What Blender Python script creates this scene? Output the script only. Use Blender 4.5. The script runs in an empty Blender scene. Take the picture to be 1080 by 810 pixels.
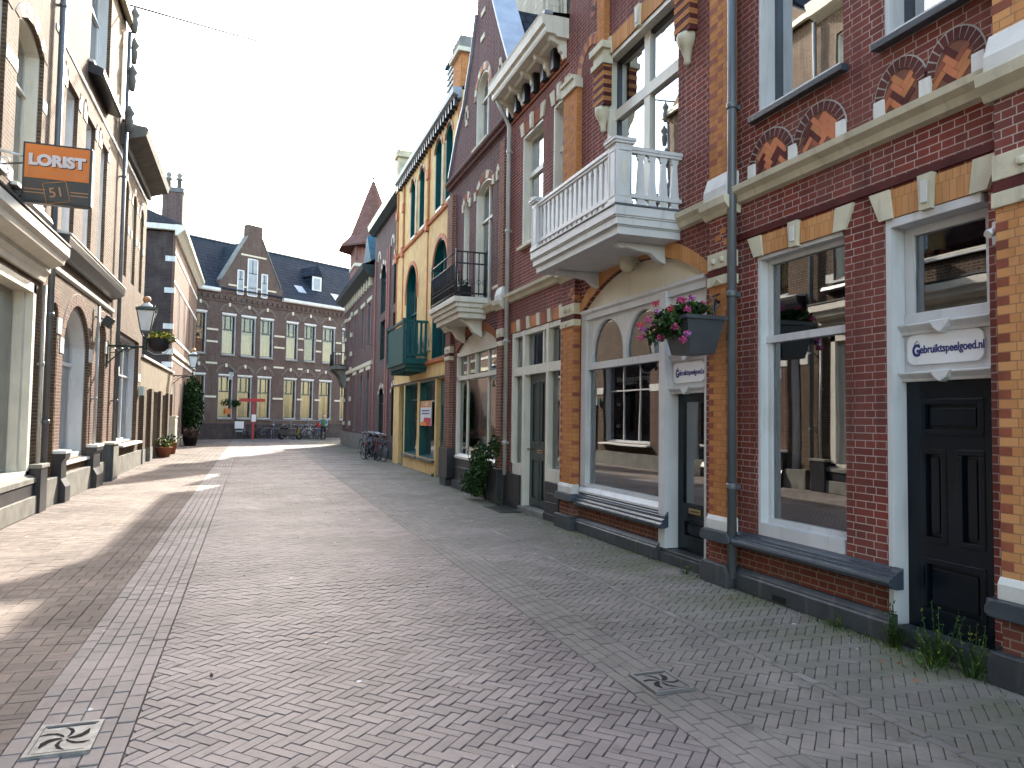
import bpy, bmesh, math, random
import numpy as np
from mathutils import Vector, Matrix
random.seed(7); np.random.seed(7)
R = math.radians
scene = bpy.context.scene
COL = scene.collection
# ------------------------------------------------------------------ camera, world, sun
CAMH = 1.7
cam_d = bpy.data.cameras.new('camera'); cam = bpy.data.objects.new('camera', cam_d); COL.objects.link(cam)
cam_d.sensor_width = 36.0; cam_d.lens = 36.0*780/1080; cam_d.clip_end = 1500; cam_d.clip_start = .05
yaw, pitch, roll = R(19.4), R(2.7), R(0.8)
fwd = Vector((math.sin(yaw)*math.cos(pitch), math.cos(yaw)*math.cos(pitch), math.sin(pitch)))
r0 = Vector((math.cos(yaw), -math.sin(yaw), 0)); u0 = r0.cross(fwd)
cr = r0*math.cos(roll)+u0*math.sin(roll); cu = u0*math.cos(roll)-r0*math.sin(roll)
cam.matrix_world = Matrix(((cr.x, cu.x, -fwd.x, 0), (cr.y, cu.y, -fwd.y, 0), (cr.z, cu.z, -fwd.z, CAMH), (0, 0, 0, 1)))
scene.camera = cam
SUN_AZ, SUN_EL = R(20.5), R(29.3)         # azimuth clockwise from +Y
world = bpy.data.worlds.new('World'); scene.world = world; world.use_nodes = True
wn = world.node_tree.nodes; wl = world.node_tree.links
sky = wn.new('ShaderNodeTexSky'); sky.sky_type = 'NISHITA'; sky.sun_disc = False
sky.sun_elevation = SUN_EL; sky.sun_rotation = SUN_AZ; sky.air_density = 1.0; sky.dust_density = 1.6; sky.ozone_density = 1.0
wm = wn.new('ShaderNodeMix'); wm.data_type = 'RGBA'; wm.blend_type = 'MULTIPLY'; wm.inputs[0].default_value = 1; wm.inputs[7].default_value = (1.08, 1.0, .86, 1)   # warm white balance
wl.new(sky.outputs[0], wm.inputs[6]); wl.new(wm.outputs[2], wn['Background'].inputs[0]); wn['Background'].inputs[1].default_value = 0.15
sd = bpy.data.lights.new('sun', 'SUN'); sd.energy = 2.0; sd.angle = R(0.55); sd.color = (1.0, .93, .82)
so = bpy.data.objects.new('sun', sd); COL.objects.link(so)
sdir = Vector((math.sin(SUN_AZ)*math.cos(SUN_EL), math.cos(SUN_AZ)*math.cos(SUN_EL), math.sin(SUN_EL)))
so.rotation_euler = sdir.to_track_quat('Z', 'Y').to_euler(); so.location = (0, 0, 60)
vs = scene.view_settings; vs.view_transform = 'Standard'; vs.look = 'None'; vs.exposure = 3.15; vs.gamma = 1; vs.use_curve_mapping = False
cy = scene.cycles; cy.caustics_reflective = False; cy.caustics_refractive = False; cy.max_bounces = 7
cy.diffuse_bounces = 3; cy.glossy_bounces = 3; cy.transparent_max_bounces = 8; cy.sample_clamp_indirect = 6
# ------------------------------------------------------------------ materials
MATS = {}
def _new(name):
    m = bpy.data.materials.new(name); m.use_nodes = True; MATS[name] = m
    nt = m.node_tree; return m, nt.nodes, nt.links, nt.nodes['Principled BSDF']
def mixc(n, l, a, b, fac, mode='MIX'):
    x = n.new('ShaderNodeMix'); x.data_type = 'RGBA'; x.blend_type = mode
    for i, v in ((0, fac), (6, a), (7, b)):
        if hasattr(v, 'is_output'): l.new(v, x.inputs[i])
        else: x.inputs[i].default_value = v if i == 0 else (*v, 1)
    return x.outputs[2]
def noise(n, l, scale, detail=4, vec=None, lo=.35, hi=.65):
    t = n.new('ShaderNodeTexNoise'); t.inputs['Scale'].default_value = scale; t.inputs['Detail'].default_value = detail
    if vec is not None: l.new(vec, t.inputs['Vector'])
    r = n.new('ShaderNodeMapRange'); r.inputs[1].default_value = lo; r.inputs[2].default_value = hi
    l.new(t.outputs[0], r.inputs[0]); return r.outputs[0]
def geo_pos(n): return n.new('ShaderNodeNewGeometry').outputs['Position']
def paint(name, c, rough=.5, var=.18, dirt=None, scale=3.0, bump=.15, metal=0, spec=.5):
    m, n, l, b = _new(name); p = geo_pos(n)
    c2 = tuple(v*(1-var*1.6) for v in c)
    col = mixc(n, l, c, c2, noise(n, l, scale, 6, p))
    d = dirt or tuple(v*.45+.01 for v in c)
    st = n.new('ShaderNodeMapping'); st.inputs['Scale'].default_value = (5, 5, .7); l.new(p, st.inputs[0])
    f = noise(n, l, 2.2, 5, st.outputs[0], .55, .85)
    mu = n.new('ShaderNodeMath'); mu.operation = 'MULTIPLY'; mu.inputs[1].default_value = .62; l.new(f, mu.inputs[0])
    col = mixc(n, l, col, d, mu.outputs[0]); l.new(col, b.inputs['Base Color'])
    b.inputs['Roughness'].default_value = rough; b.inputs['Metallic'].default_value = metal; b.inputs['Specular IOR Level'].default_value = spec if rough < .6 else .12
    bp = n.new('ShaderNodeBump'); bp.inputs['Strength'].default_value = bump; bp.inputs['Distance'].default_value = .01
    l.new(noise(n, l, 30, 3, p, .2, .8), bp.inputs['Height']); l.new(bp.outputs[0], b.inputs['Normal'])
    return m
def brickm(name, c1, c2, mortar, w=.215, h=.0625, ms=.0055, c3=None, rough=.75, dirt=.35, squash=True, bias=0.0, eff=(.16, .14, .12)):
    m, n, l, b = _new(name); uv = n.new('ShaderNodeTexCoord').outputs['UV']; p = geo_pos(n)
    t = n.new('ShaderNodeTexBrick'); l.new(uv, t.inputs['Vector']); t.inputs['Scale'].default_value = 1
    t.inputs['Brick Width'].default_value = w; t.inputs['Row Height'].default_value = h
    t.inputs['Mortar Size'].default_value = ms; t.inputs['Mortar Smooth'].default_value = .25; t.inputs['Bias'].default_value = bias
    if squash: t.squash = .5; t.squash_frequency = 2; t.offset = .25
    t.inputs['Color1'].default_value = (*c1, 1); t.inputs['Color2'].default_value = (*c2, 1); t.inputs['Mortar'].default_value = (*mortar, 1)
    col = t.outputs['Color']
    if c3: col = mixc(n, l, col, c3, noise(n, l, .9, 5, p, .45, .75))
    f = noise(n, l, 1.3, 8, p, .45, .8); mu = n.new('ShaderNodeMath'); mu.operation = 'MULTIPLY'; mu.inputs[1].default_value = dirt; l.new(f, mu.inputs[0])
    col = mixc(n, l, col, eff, mu.outputs[0])
    st = n.new('ShaderNodeMapping'); st.inputs['Scale'].default_value = (4, 4, .5); l.new(p, st.inputs[0])
    f2 = noise(n, l, 1.6, 6, st.outputs[0], .52, .8); m3 = n.new('ShaderNodeMath'); m3.operation = 'MULTIPLY'; m3.inputs[1].default_value = .45; l.new(f2, m3.inputs[0])
    col = mixc(n, l, col, tuple(v*.35 for v in c2), m3.outputs[0])
    col = mixc(n, l, col, (.55, .55, .55), noise(n, l, 45, 3, p, .3, .9), 'SOFT_LIGHT'); l.new(col, b.inputs['Base Color'])
    b.inputs['Roughness'].default_value = max(rough, .85); b.inputs['Specular IOR Level'].default_value = .12
    ad = n.new('ShaderNodeMath'); ad.operation = 'MULTIPLY_ADD'; ad.inputs[1].default_value = -1; l.new(t.outputs['Fac'], ad.inputs[0])
    nn = n.new('ShaderNodeMath'); nn.operation = 'MULTIPLY'; nn.inputs[1].default_value = .35; l.new(noise(n, l, 60, 3, p, .2, .8), nn.inputs[0]); l.new(nn.outputs[0], ad.inputs[2])
    bp = n.new('ShaderNodeBump'); bp.inputs['Strength'].default_value = .55; bp.inputs['Distance'].default_value = .006
    l.new(ad.outputs[0], bp.inputs['Height']); l.new(bp.outputs[0], b.inputs['Normal']); return m
def tilem(name, c1, c2, w=.24, h=.3):
    m = brickm(name, c1, c2, (.006, .007, .008), w, h, .03, rough=.9, dirt=.4, squash=False, eff=(.03, .035, .03)); m.node_tree.nodes['Principled BSDF'].inputs['Specular IOR Level'].default_value = .1; return m
def glassm(name, tint=(.02, .025, .03), base=.16, wob=.0035, ior=1.75, tr=(.74, .77, .74)):
    m, n, l, b = _new(name); n.remove(b); out = n['Material Output']; p = geo_pos(n)
    g = n.new('ShaderNodeBsdfGlossy'); g.inputs['Roughness'].default_value = .012; g.inputs['Color'].default_value = (.95, .97, 1, 1)
    bp = n.new('ShaderNodeBump'); bp.inputs['Strength'].default_value = .25; bp.inputs['Distance'].default_value = wob
    tn = n.new('ShaderNodeTexNoise'); tn.inputs['Scale'].default_value = 1.3; tn.inputs['Detail'].default_value = 1; l.new(p, tn.inputs['Vector'])
    l.new(tn.outputs[0], bp.inputs['Height']); l.new(bp.outputs[0], g.inputs['Normal'])
    t = n.new('ShaderNodeBsdfTransparent'); t.inputs['Color'].default_value = (*tr, 1)
    fr = n.new('ShaderNodeFresnel'); fr.inputs['IOR'].default_value = ior
    mr = n.new('ShaderNodeMapRange'); mr.inputs[3].default_value = base; mr.inputs[4].default_value = 1.0; l.new(fr.outputs[0], mr.inputs[0])
    mx = n.new('ShaderNodeMixShader'); l.new(mr.outputs[0], mx.inputs[0]); l.new(t.outputs[0], mx.inputs[1]); l.new(g.outputs[0], mx.inputs[2])
    l.new(mx.outputs[0], out.inputs[0]); return m
def pavem(name, c1, c2, c3, rough=.7, mossy=None, spec=.3):
    """per-brick tone from a face attribute, stains from noise"""
    m, n, l, b = _new(name); p = geo_pos(n)
    a = n.new('ShaderNodeAttribute'); a.attribute_name = 'tone'
    r = n.new('ShaderNodeValToRGB'); l.new(a.outputs['Fac'], r.inputs[0]); e = r.color_ramp.elements
    e[0].color = (*c1, 1); e[1].color = (*c3, 1); k = e.new(.5); k.color = (*c2, 1)
    col = mixc(n, l, r.outputs[0], tuple(v*.5 for v in c2), noise(n, l, .55, 7, p, .42, .8))
    col = mixc(n, l, col, tuple(v*1.45 for v in c2), noise(n, l, 1.7, 7, p, .52, .9))
    col = mixc(n, l, col, tuple(v*.35 for v in c2), noise(n, l, 5.5, 5, p, .62, .8))
    col = mixc(n, l, col, (.62, .6, .57), noise(n, l, 28, 4, p, .35, .95), 'SOFT_LIGHT')
    if mossy:
        sx = n.new('ShaderNodeSeparateXYZ'); l.new(p, sx.inputs[0]); mr = n.new('ShaderNodeMapRange'); l.new(sx.outputs[0], mr.inputs[0])
        mr.inputs[1].default_value = 3.3; mr.inputs[2].default_value = 4.6
        mu = n.new('ShaderNodeMath'); mu.operation = 'MULTIPLY'; l.new(mr.outputs[0], mu.inputs[0]); l.new(noise(n, l, 1.6, 6, p, .35, .62), mu.inputs[1])
        m2 = n.new('ShaderNodeMath'); m2.operation = 'MULTIPLY'; m2.inputs[1].default_value = .7; l.new(mu.outputs[0], m2.inputs[0])
        col = mixc(n, l, col, mossy, m2.outputs[0])
    # pale specks (chewing gum, grit)
    v = n.new('ShaderNodeTexVoronoi'); v.inputs['Scale'].default_value = 1.9; l.new(p, v.inputs['Vector'])
    lt = n.new('ShaderNodeMath'); lt.operation = 'LESS_THAN'; lt.inputs[1].default_value = .035; l.new(v.outputs['Distance'], lt.inputs[0])
    col = mixc(n, l, col, (.5, .5, .5), lt.outputs[0]); l.new(col, b.inputs['Base Color'])
    b.inputs['Roughness'].default_value = rough; b.inputs['Specular IOR Level'].default_value = spec
    bp = n.new('ShaderNodeBump'); bp.inputs['Strength'].default_value = .4; bp.inputs['Distance'].default_value = .004
    l.new(noise(n, l, 40, 4, p, .2, .8), bp.inputs['Height']); l.new(bp.outputs[0], b.inputs['Normal']); return m
W_ = (.46, .37, .33)
brickm('brick_dark', (.215, .052, .038), (.135, .038, .031), W_, ms=.0045, c3=(.15, .058, .048), dirt=.36, eff=(.17, .12, .105))
brickm('brick_base', (.19, .05, .03), (.12, .035, .025), (.24, .2, .16), dirt=.4)
brickm('brick_dark_far', (.13, .045, .042), (.09, .035, .036), (.26, .24, .23), ms=.005)
brickm('brick_orange_pale', (.60, .30, .125), (.50, .22, .085), (.30, .17, .09), ms=.004, dirt=.22, eff=(.22, .12, .07))
brickm('brick_orange', (.50, .215, .075), (.41, .16, .055), (.25, .13, .07), ms=.004, dirt=.22, eff=(.22, .12, .07))
brickm('brick_orange_dull', (.30, .10, .05), (.26, .09, .05), (.17, .1, .07), ms=.004, dirt=.3)
brickm('brick_brown', (.21, .085, .05), (.14, .05, .035), (.33, .27, .22), dirt=.25)
brickm('soldier_orange', (.60, .30, .125), (.52, .24, .09), (.3, .18, .09), w=.06, h=.5, ms=.003, squash=False)
brickm('brick_tan', (.115, .068, .042), (.055, .032, .021), (.21, .175, .13), ms=.008, c3=(.085, .055, .036), dirt=.3, eff=(.09, .07, .05))
brickm('brick_red_left', (.12, .043, .027), (.07, .026, .018), (.23, .19, .15), ms=.008)
brickm('brick_end', (.105, .066, .055), (.07, .045, .04), (.14, .12, .10), ms=.006)
brickm('brick_pink', (.14, .08, .055), (.10, .056, .04), (.2, .17, .14), ms=.005)
brickm('brick_black', (.055, .04, .038), (.038, .028, .028), (.08, .07, .065), ms=.004)
brickm('brick_purple', (.11, .062, .052), (.075, .044, .04), (.2, .17, .17), ms=.005)
brickm('tower_brick', (.25, .09, .07), (.2, .07, .06), (.3, .22, .2))
brickm('church_stone', (.30, .27, .23), (.22, .20, .17), (.16, .15, .13), w=.8, h=.4, ms=.02)
paint('red_brick_solid', (.115, .03, .027), .7, .3); paint('orange_solid', (.52, .21, .085), .65, .25); paint('orange_red', (.32, .10, .06), .65, .25)
paint('mortar', (.42, .40, .36), .9); paint('mortar_pink', (.22, .10, .07), .9); paint('joint', (.016, .014, .014), .95, .2)
paint('stone_cream', (.62, .57, .43), .7, .12, (.25, .22, .16)); paint('stone_white', (.66, .65, .61), .6, .1, (.3, .28, .25))
paint('white_wood', (.60, .60, .60), .42, .06, (.33, .32, .30)); paint('cream_wood', (.66, .62, .52), .45, .07, (.36, .33, .27))
paint('cream_clean', (.68, .61, .47), .5, .04, (.5, .44, .33)); paint('grey_sill', (.055, .068, .085), .24, .15, (.045, .052, .06)); paint('grey_plinth', (.045, .052, .06), .55, .3, (.16, .15, .13))
paint('black_paint', (.012, .013, .017), .38, .2, (.06, .055, .05)); paint('door_navy', (.003, .008, .015), .25, .2, (.01, .014, .018), bump=.03, spec=.3)
paint('door_green', (.005, .024, .026), .3, .2, (.03, .05, .05)); paint('teal', (.003, .085, .088), .35, .15, (.01, .05, .055), spec=.3)
paint('teal_blue', (.02, .085, .12), .6, .2); paint('yellow_plaster', (.72, .48, .21), .75, .12, (.35, .24, .12)); paint('terracotta', (.55, .19, .09), .65, .15)
paint('beige_trim', (.6, .5, .33), .7); paint('plaster_tan', (.21, .17, .115), .9, .15, (.25, .2, .15)); paint('concrete', (.22, .21, .185), .85, .2)
paint('pipe_grey', (.11, .12, .13), .4, .12, metal=.0); paint('stone_grey', (.16, .15, .135), .8); paint('pipe_cream', (.40, .38, .34), .45, .1); paint('frame_far', (.42, .42, .41), .6); paint('zinc', (.25, .28, .33), .4, .15)
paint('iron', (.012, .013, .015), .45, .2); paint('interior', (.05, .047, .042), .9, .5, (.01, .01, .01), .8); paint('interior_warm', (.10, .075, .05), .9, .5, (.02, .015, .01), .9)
paint('curtain', (.62, .60, .54), .85, .1); paint('frost', (.38, .46, .42), .4, .08); paint('frost_grey', (.3, .33, .35), .5, .1)
paint('bracket_white', (.7, .7, .7), .35); paint('planter_grey', (.05, .056, .064), .5, .2); paint('pot_clay', (.33, .13, .07), .8); paint('pot_dark', (.03, .025, .025), .6)
paint('leaf', (.045, .10, .02), .6, .5, (.02, .04, .01), 14, spec=.25); paint('leaf_dark', (.028, .07, .02), .6, .5, (.01, .02, .01), 12, spec=.2); paint('leaf_yellow', (.20, .24, .03), .6, .4, None, 14, spec=.25)
paint('petal_pink', (.62, .10, .28), .6, .2, None, 25); paint('petal_lilac', (.5, .18, .5), .6, .2, None, 25); paint('petal_red', (.65, .07, .06), .6, .2, None, 25); paint('petal_yellow', (.6, .45, .04), .6); paint('petal_white', (.6, .6, .55), .6)
paint('heather', (.25, .12, .12), .8, .4, None, 20)
paint('sign_white', (.78, .78, .78), .35, .02, (.6, .6, .6)); paint('ink_blue', (.02, .03, .16), .5, .02); paint('sign_orange', (.60, .15, .008), .35, .05); paint('sign_charcoal', (.016, .018, .02), .35, .1)
paint('letter_pink', (.62, .55, .56), .5, .03); paint('copper_line', (.45, .2, .08), .5, .05); paint('poster_orange', (.75, .28, .05), .4, .03); paint('poster_red', (.6, .03, .04), .4, .03)
paint('brass', (.45, .32, .12), .3, .1, metal=.8); paint('metal_light', (.27, .265, .25), .5, .3, (.08, .07, .06), 14, metal=.15); paint('metal_mid', (.16, .155, .15), .55, .15, metal=.1); paint('metal_dark', (.09, .09, .09), .45, .2, metal=.4)
paint('rubber', (.012, .012, .012), .8); paint('chrome', (.45, .46, .48), .25, .05, metal=.9); paint('bike_red', (.35, .02, .02), .4); paint('bike_blue', (.03, .08, .2), .4); paint('bike_green', (.05, .2, .06), .4); paint('bike_white', (.5, .5, .5), .4)
paint('red_paint', (.45, .03, .03), .45, .1); paint('lamp_green', (.012, .03, .022), .4, .2); paint('lamp_glass', (.55, .58, .6), .15, .05); paint('hatch', (.02, .02, .02), .9)
paint('skin', (.5, .28, .2), .6); paint('hair_grey', (.4, .38, .34), .8); paint('jacket_green', (.07, .22, .07), .8); paint('jacket_blue', (.12, .2, .32), .8); paint('trousers', (.02, .022, .03), .8); paint('bag_red', (.5, .03, .03), .7)
tilem('slate', (.026, .036, .055), (.016, .023, .038)); tilem('slate_dark', (.018, .023, .034), (.012, .016, .026), .22, .26)
brickm('roof_brown', (.15, .075, .06), (.12, .058, .05), (.06, .035, .03), w=.2, h=.14, ms=.008, squash=False)
glassm('glass'); glassm('glass_sky', base=.5, ior=2.0, wob=.003)
glassm('glass_far', base=.04, ior=1.3, tr=(.8, .76, .66))
pavem('pave_road', (.125, .105, .104), (.175, .149, .147), (.225, .188, .182), .6)
pavem('pave_gutter', (.14, .125, .125), (.185, .165, .16), (.23, .19, .185), .65)
pavem('pave_left', (.135, .112, .10), (.178, .148, .13), (.225, .18, .155), .85, None, .15)
pavem('pave_right', (.135, .125, .115), (.17, .155, .142), (.205, .18, .165), .72, mossy=(.085, .10, .04))
# ------------------------------------------------------------------ mesh tools
class Frame:
    def __init__(s, o, ds, dd): s.o = Vector((o[0], o[1], 0)); s.ds = Vector((ds[0], ds[1], 0)); s.dd = Vector((dd[0], dd[1], 0))
    def w(s, a, d, z): return s.o + s.ds*a + s.dd*d + Vector((0, 0, z))
def FR(x): return Frame((x, 0), (0, 1), (1, 0))        # right side facade, outward is -d
def FL(x): return Frame((x, 0), (0, 1), (-1, 0))
WORLD = Frame((0, 0), (1, 0), (0, 1))
class MB:
    def __init__(s, fr=WORLD): s.fr = fr; s.v = []; s.f = []; s.m = []; s.mats = []; s.sm = []
    def mi(s, m):
        if m not in s.mats: s.mats.append(m)
        return s.mats.index(m)
    def face(s, pts, m, smooth=False):
        i = len(s.v); s.v += [tuple(p) for p in pts]; s.f.append(tuple(range(i, i+len(pts)))); s.m.append(s.mi(m)); s.sm.append(smooth)
    def box(s, a0, a1, d0, d1, z0, z1, m):
        if a0 > a1: a0, a1 = a1, a0
        if d0 > d1: d0, d1 = d1, d0
        p = [(a, d, z) for a in (a0, a1) for d in (d0, d1) for z in (z0, z1)]
        for q in ((0, 1, 3, 2), (4, 6, 7, 5), (0, 4, 5, 1), (2, 3, 7, 6), (0, 2, 6, 4), (1, 5, 7, 3)): s.face([p[k] for k in q], m)
        return s
    def prism(s, pts, d0, d1, m, ax='d', caps=True):
        """pts: polygon; ax='d': (s,z) extruded in d; 's': (d,z) along s; 'z': (s,d) up z"""
        f = {'d': lambda p, t: (p[0], t, p[1]), 's': lambda p, t: (t, p[0], p[1]), 'z': lambda p, t: (p[0], p[1], t)}[ax]
        n = len(pts)
        if caps: s.face([f(p, d0) for p in pts], m); s.face([f(p, d1) for p in pts][::-1], m)
        for i in range(n): a, b = pts[i], pts[(i+1) % n]; s.face([f(a, d0), f(a, d1), f(b, d1), f(b, d0)], m)
        return s
    def tube(s, pts, r, m, n=6, r2=None):
        pts = [Vector(p) for p in pts]; rings = []
        for i, p in enumerate(pts):
            t = (pts[min(i+1, len(pts)-1)]-pts[max(i-1, 0)]).normalized()
            a = Vector((0, 0, 1)) if abs(t.z) < .9 else Vector((1, 0, 0)); x = t.cross(a).normalized(); y = t.cross(x)
            rr = r if r2 is None else r+(r2-r)*i/(len(pts)-1)
            rings.append([p+x*rr*math.cos(2*math.pi*k/n)+y*rr*math.sin(2*math.pi*k/n) for k in range(n)])
        for a, b in zip(rings, rings[1:]):
            for k in range(n): s.face([a[k], a[(k+1) % n], b[(k+1) % n], b[k]], m, True)
        s.face(rings[0][::-1], m); s.face(rings[-1], m); return s
    def lathe(s, c, prof, m, n=12, sq=False):
        """prof: list of (r,z); c centre (s,d,z0)"""
        of = math.pi/n if sq else 0; k2 = 1/math.cos(math.pi/n) if sq else 1
        rings = [[(c[0]+r*k2*math.cos(2*math.pi*k/n+of), c[1]+r*k2*math.sin(2*math.pi*k/n+of), c[2]+z) for k in range(n)] for r, z in prof]
        for a, b in zip(rings, rings[1:]):
            for k in range(n): s.face([a[k], a[(k+1) % n], b[(k+1) % n], b[k]], m, not sq)
        s.face(rings[0][::-1], m); s.face(rings[-1], m); return s
    def ring(s, c, R_, r, m, axis='d', n=24, k=6):
        pts = []
        for i in range(n+1):
            a = 2*math.pi*i/n
            pts.append({'d': (c[0]+R_*math.cos(a), c[1], c[2]+R_*math.sin(a)), 's': (c[0], c[1]+R_*math.cos(a), c[2]+R_*math.sin(a)), 'z': (c[0]+R_*math.cos(a), c[1]+R_*math.sin(a), c[2])}[axis])
        return s.tube(pts, r, m, k)
    def leaves(s, c, rad, n, size, mats, hang=0):
        for _ in range(n):
            u = np.random.normal(size=3); u /= np.linalg.norm(u)+1e-9; q = (np.random.rand()**.45)*u
            p = Vector((c[0]+q[0]*rad[0], c[1]+q[1]*rad[1], c[2]+q[2]*rad[2]-hang*np.random.rand()))
            a = Vector(np.random.normal(size=3)).normalized(); b = a.cross(Vector(np.random.normal(size=3))).normalized(); z = size*(.6+.8*random.random())
            s.face([p-a*z*.5, p+b*z*.3, p+a*z*.5, p-b*z*.3], random.choice(mats))
        return s
    def build(s, name, parent=None, bevel=0, fixn=True):
        me = bpy.data.meshes.new(name); off = s.root(parent); fr = s.fr
        me.from_pydata([tuple(fr.w(*p)-off) for p in s.v], [], s.f)
        uvl = me.uv_layers.new(name='UVMap'); co = []
        for f in s.f:
            p = [s.v[i] for i in f]; nx = ny = nz = 0.
            for i in range(len(p)):
                a, b = p[i], p[(i+1) % len(p)]
                nx += (a[1]-b[1])*(a[2]+b[2]); ny += (a[2]-b[2])*(a[0]+b[0]); nz += (a[0]-b[0])*(a[1]+b[1])
            ax, ay, az = abs(nx), abs(ny), abs(nz)
            if ay >= ax and ay >= az*.35: co += [c for q in p for c in (q[0], q[2])]
            elif ax >= az*.35: co += [c for q in p for c in (q[1], q[2])]
            else: co += [c for q in p for c in (q[0], q[1])]
        uvl.data.foreach_set('uv', co)
        for m in s.mats: me.materials.append(MATS[m])
        me.polygons.foreach_set('material_index', s.m); me.polygons.foreach_set('use_smooth', s.sm)
        if fixn:
            b = bmesh.new(); b.from_mesh(me); bmesh.ops.remove_doubles(b, verts=b.verts, dist=1e-5); bmesh.ops.recalc_face_normals(b, faces=b.faces); b.to_mesh(me); b.free()
        o = bpy.data.objects.new(name, me); COL.objects.link(o)
        if parent: o.parent = parent
        if bevel:
            md = o.modifiers.new('bevel', 'BEVEL'); md.width = bevel; md.segments = 2; md.limit_method = 'ANGLE'; md.angle_limit = R(40)
        return o
    @staticmethod
    def root(p):
        v = Vector((0, 0, 0))
        while p is not None: v += p.location; p = p.parent
        return v
def tag(o, label=None, cat=None, group=None, kind=None):
    for k, v in (('label', label), ('category', cat), ('group', group), ('kind', kind)):
        if v: o[k] = v
    return o
def thing(name, loc, label, cat, group=None):
    o = bpy.data.objects.new(name, None); o.location = loc; o.empty_display_size = .2; COL.objects.link(o); return tag(o, label, cat, group)
def copy_tree(o, parent=None):
    c = o.copy(); COL.objects.link(c)
    if parent: c.parent = parent
    for ch in list(o.children): copy_tree(ch, c)
    return c
def arc(sc, hw, zs, rise, n=14):
    """points from low s to high s over the arch"""
    if rise >= hw: return [(sc-hw*math.cos(math.pi*i/n), zs+rise*math.sin(math.pi*i/n)) for i in range(n+1)]
    Rr = (hw*hw+rise*rise)/(2*rise); c = zs+rise-Rr; a = math.asin(min(1, hw/Rr))
    return [(sc+Rr*math.sin(-a+2*a*i/n), c+Rr*math.cos(-a+2*a*i/n)) for i in range(n+1)]
def arch_ring(mb, sc, hw, zs, rise, th, d0, d1, mats, n=13, gap=.12, back=None):
    A = arc(sc, hw, zs, rise, n*4); B = arc(sc, hw+th, zs, rise+th, n*4); BB = arc(sc, hw+th+.012, zs, rise+th+.012, n*4)
    for i in range(n):
        a, b = i*4, i*4+4
        def P(L, t): k = int(t); f = t-k; k2 = min(k+1, len(L)-1); return (L[k][0]*(1-f)+L[k2][0]*f, L[k][1]*(1-f)+L[k2][1]*f)
        t0, t1 = a+4*gap/2, b-4*gap/2
        mb.prism([P(A, t0), P(A, (t0+t1)/2), P(A, t1), P(B, t1), P(B, (t0+t1)/2), P(B, t0)], d0, d1, mats[i % len(mats)])
    if back:
        for i in range(0, n*4, 2): mb.prism([A[i], A[i+2], BB[i+2], BB[i]], d0+.004, d1, back)
    return mb
def wall(mb, s0, s1, z0, z1, d0, d1, holes, m, reveal=None, sides=True):
    S = sorted({s0, s1, *[h[0] for h in holes], *[h[1] for h in holes]}); Z = sorted({z0, z1, *[h[2] for h in holes], *[h[3] for h in holes]})
    S = [x for x in S if s0 <= x <= s1]; Z = [x for x in Z if z0 <= x <= z1]
    for a, b in zip(S, S[1:]):
        for c, e in zip(Z, Z[1:]):
            ms_, mz = (a+b)/2, (c+e)/2
            if not any(h[0] < ms_ < h[1] and h[2] < mz < h[3] for h in holes): mb.face([(a, d0, c), (b, d0, c), (b, d0, e), (a, d0, e)], m)
    for h in holes:
        a, b, c, e = h[:4]; rise = h[4] if len(h) > 4 else 0; r = reveal or m; zs = e-rise
        mb.face([(a, d0, c), (a, d1, c), (a, d1, zs), (a, d0, zs)], r); mb.face([(b, d0, c), (b, d1, c), (b, d1, zs), (b, d0, zs)], r)
        mb.face([(a, d0, c), (b, d0, c), (b, d1, c), (a, d1, c)], r)
        if rise:
            P = arc((a+b)/2, (b-a)/2, zs, rise)
            for p, q in zip(P, P[1:]):
                mb.face([(p[0], d0, p[1]), (q[0], d0, q[1]), (q[0], d0, e+.0001), (p[0], d0, e+.0001)], m)
                mb.face([(p[0], d0, p[1]), (q[0], d0, q[1]), (q[0], d1, q[1]), (p[0], d1, p[1])], r)
        else: mb.face([(a, d0, e), (b, d0, e), (b, d1, e), (a, d1, e)], r)
    if sides:
        for a in (s0, s1): mb.face([(a, d0, z0), (a, d1, z0), (a, d1, z1), (a, d0, z1)], m)
        mb.face([(s0, d0, z1), (s1, d0, z1), (s1, d1, z1), (s0, d1, z1)], m)
    return mb
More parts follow.
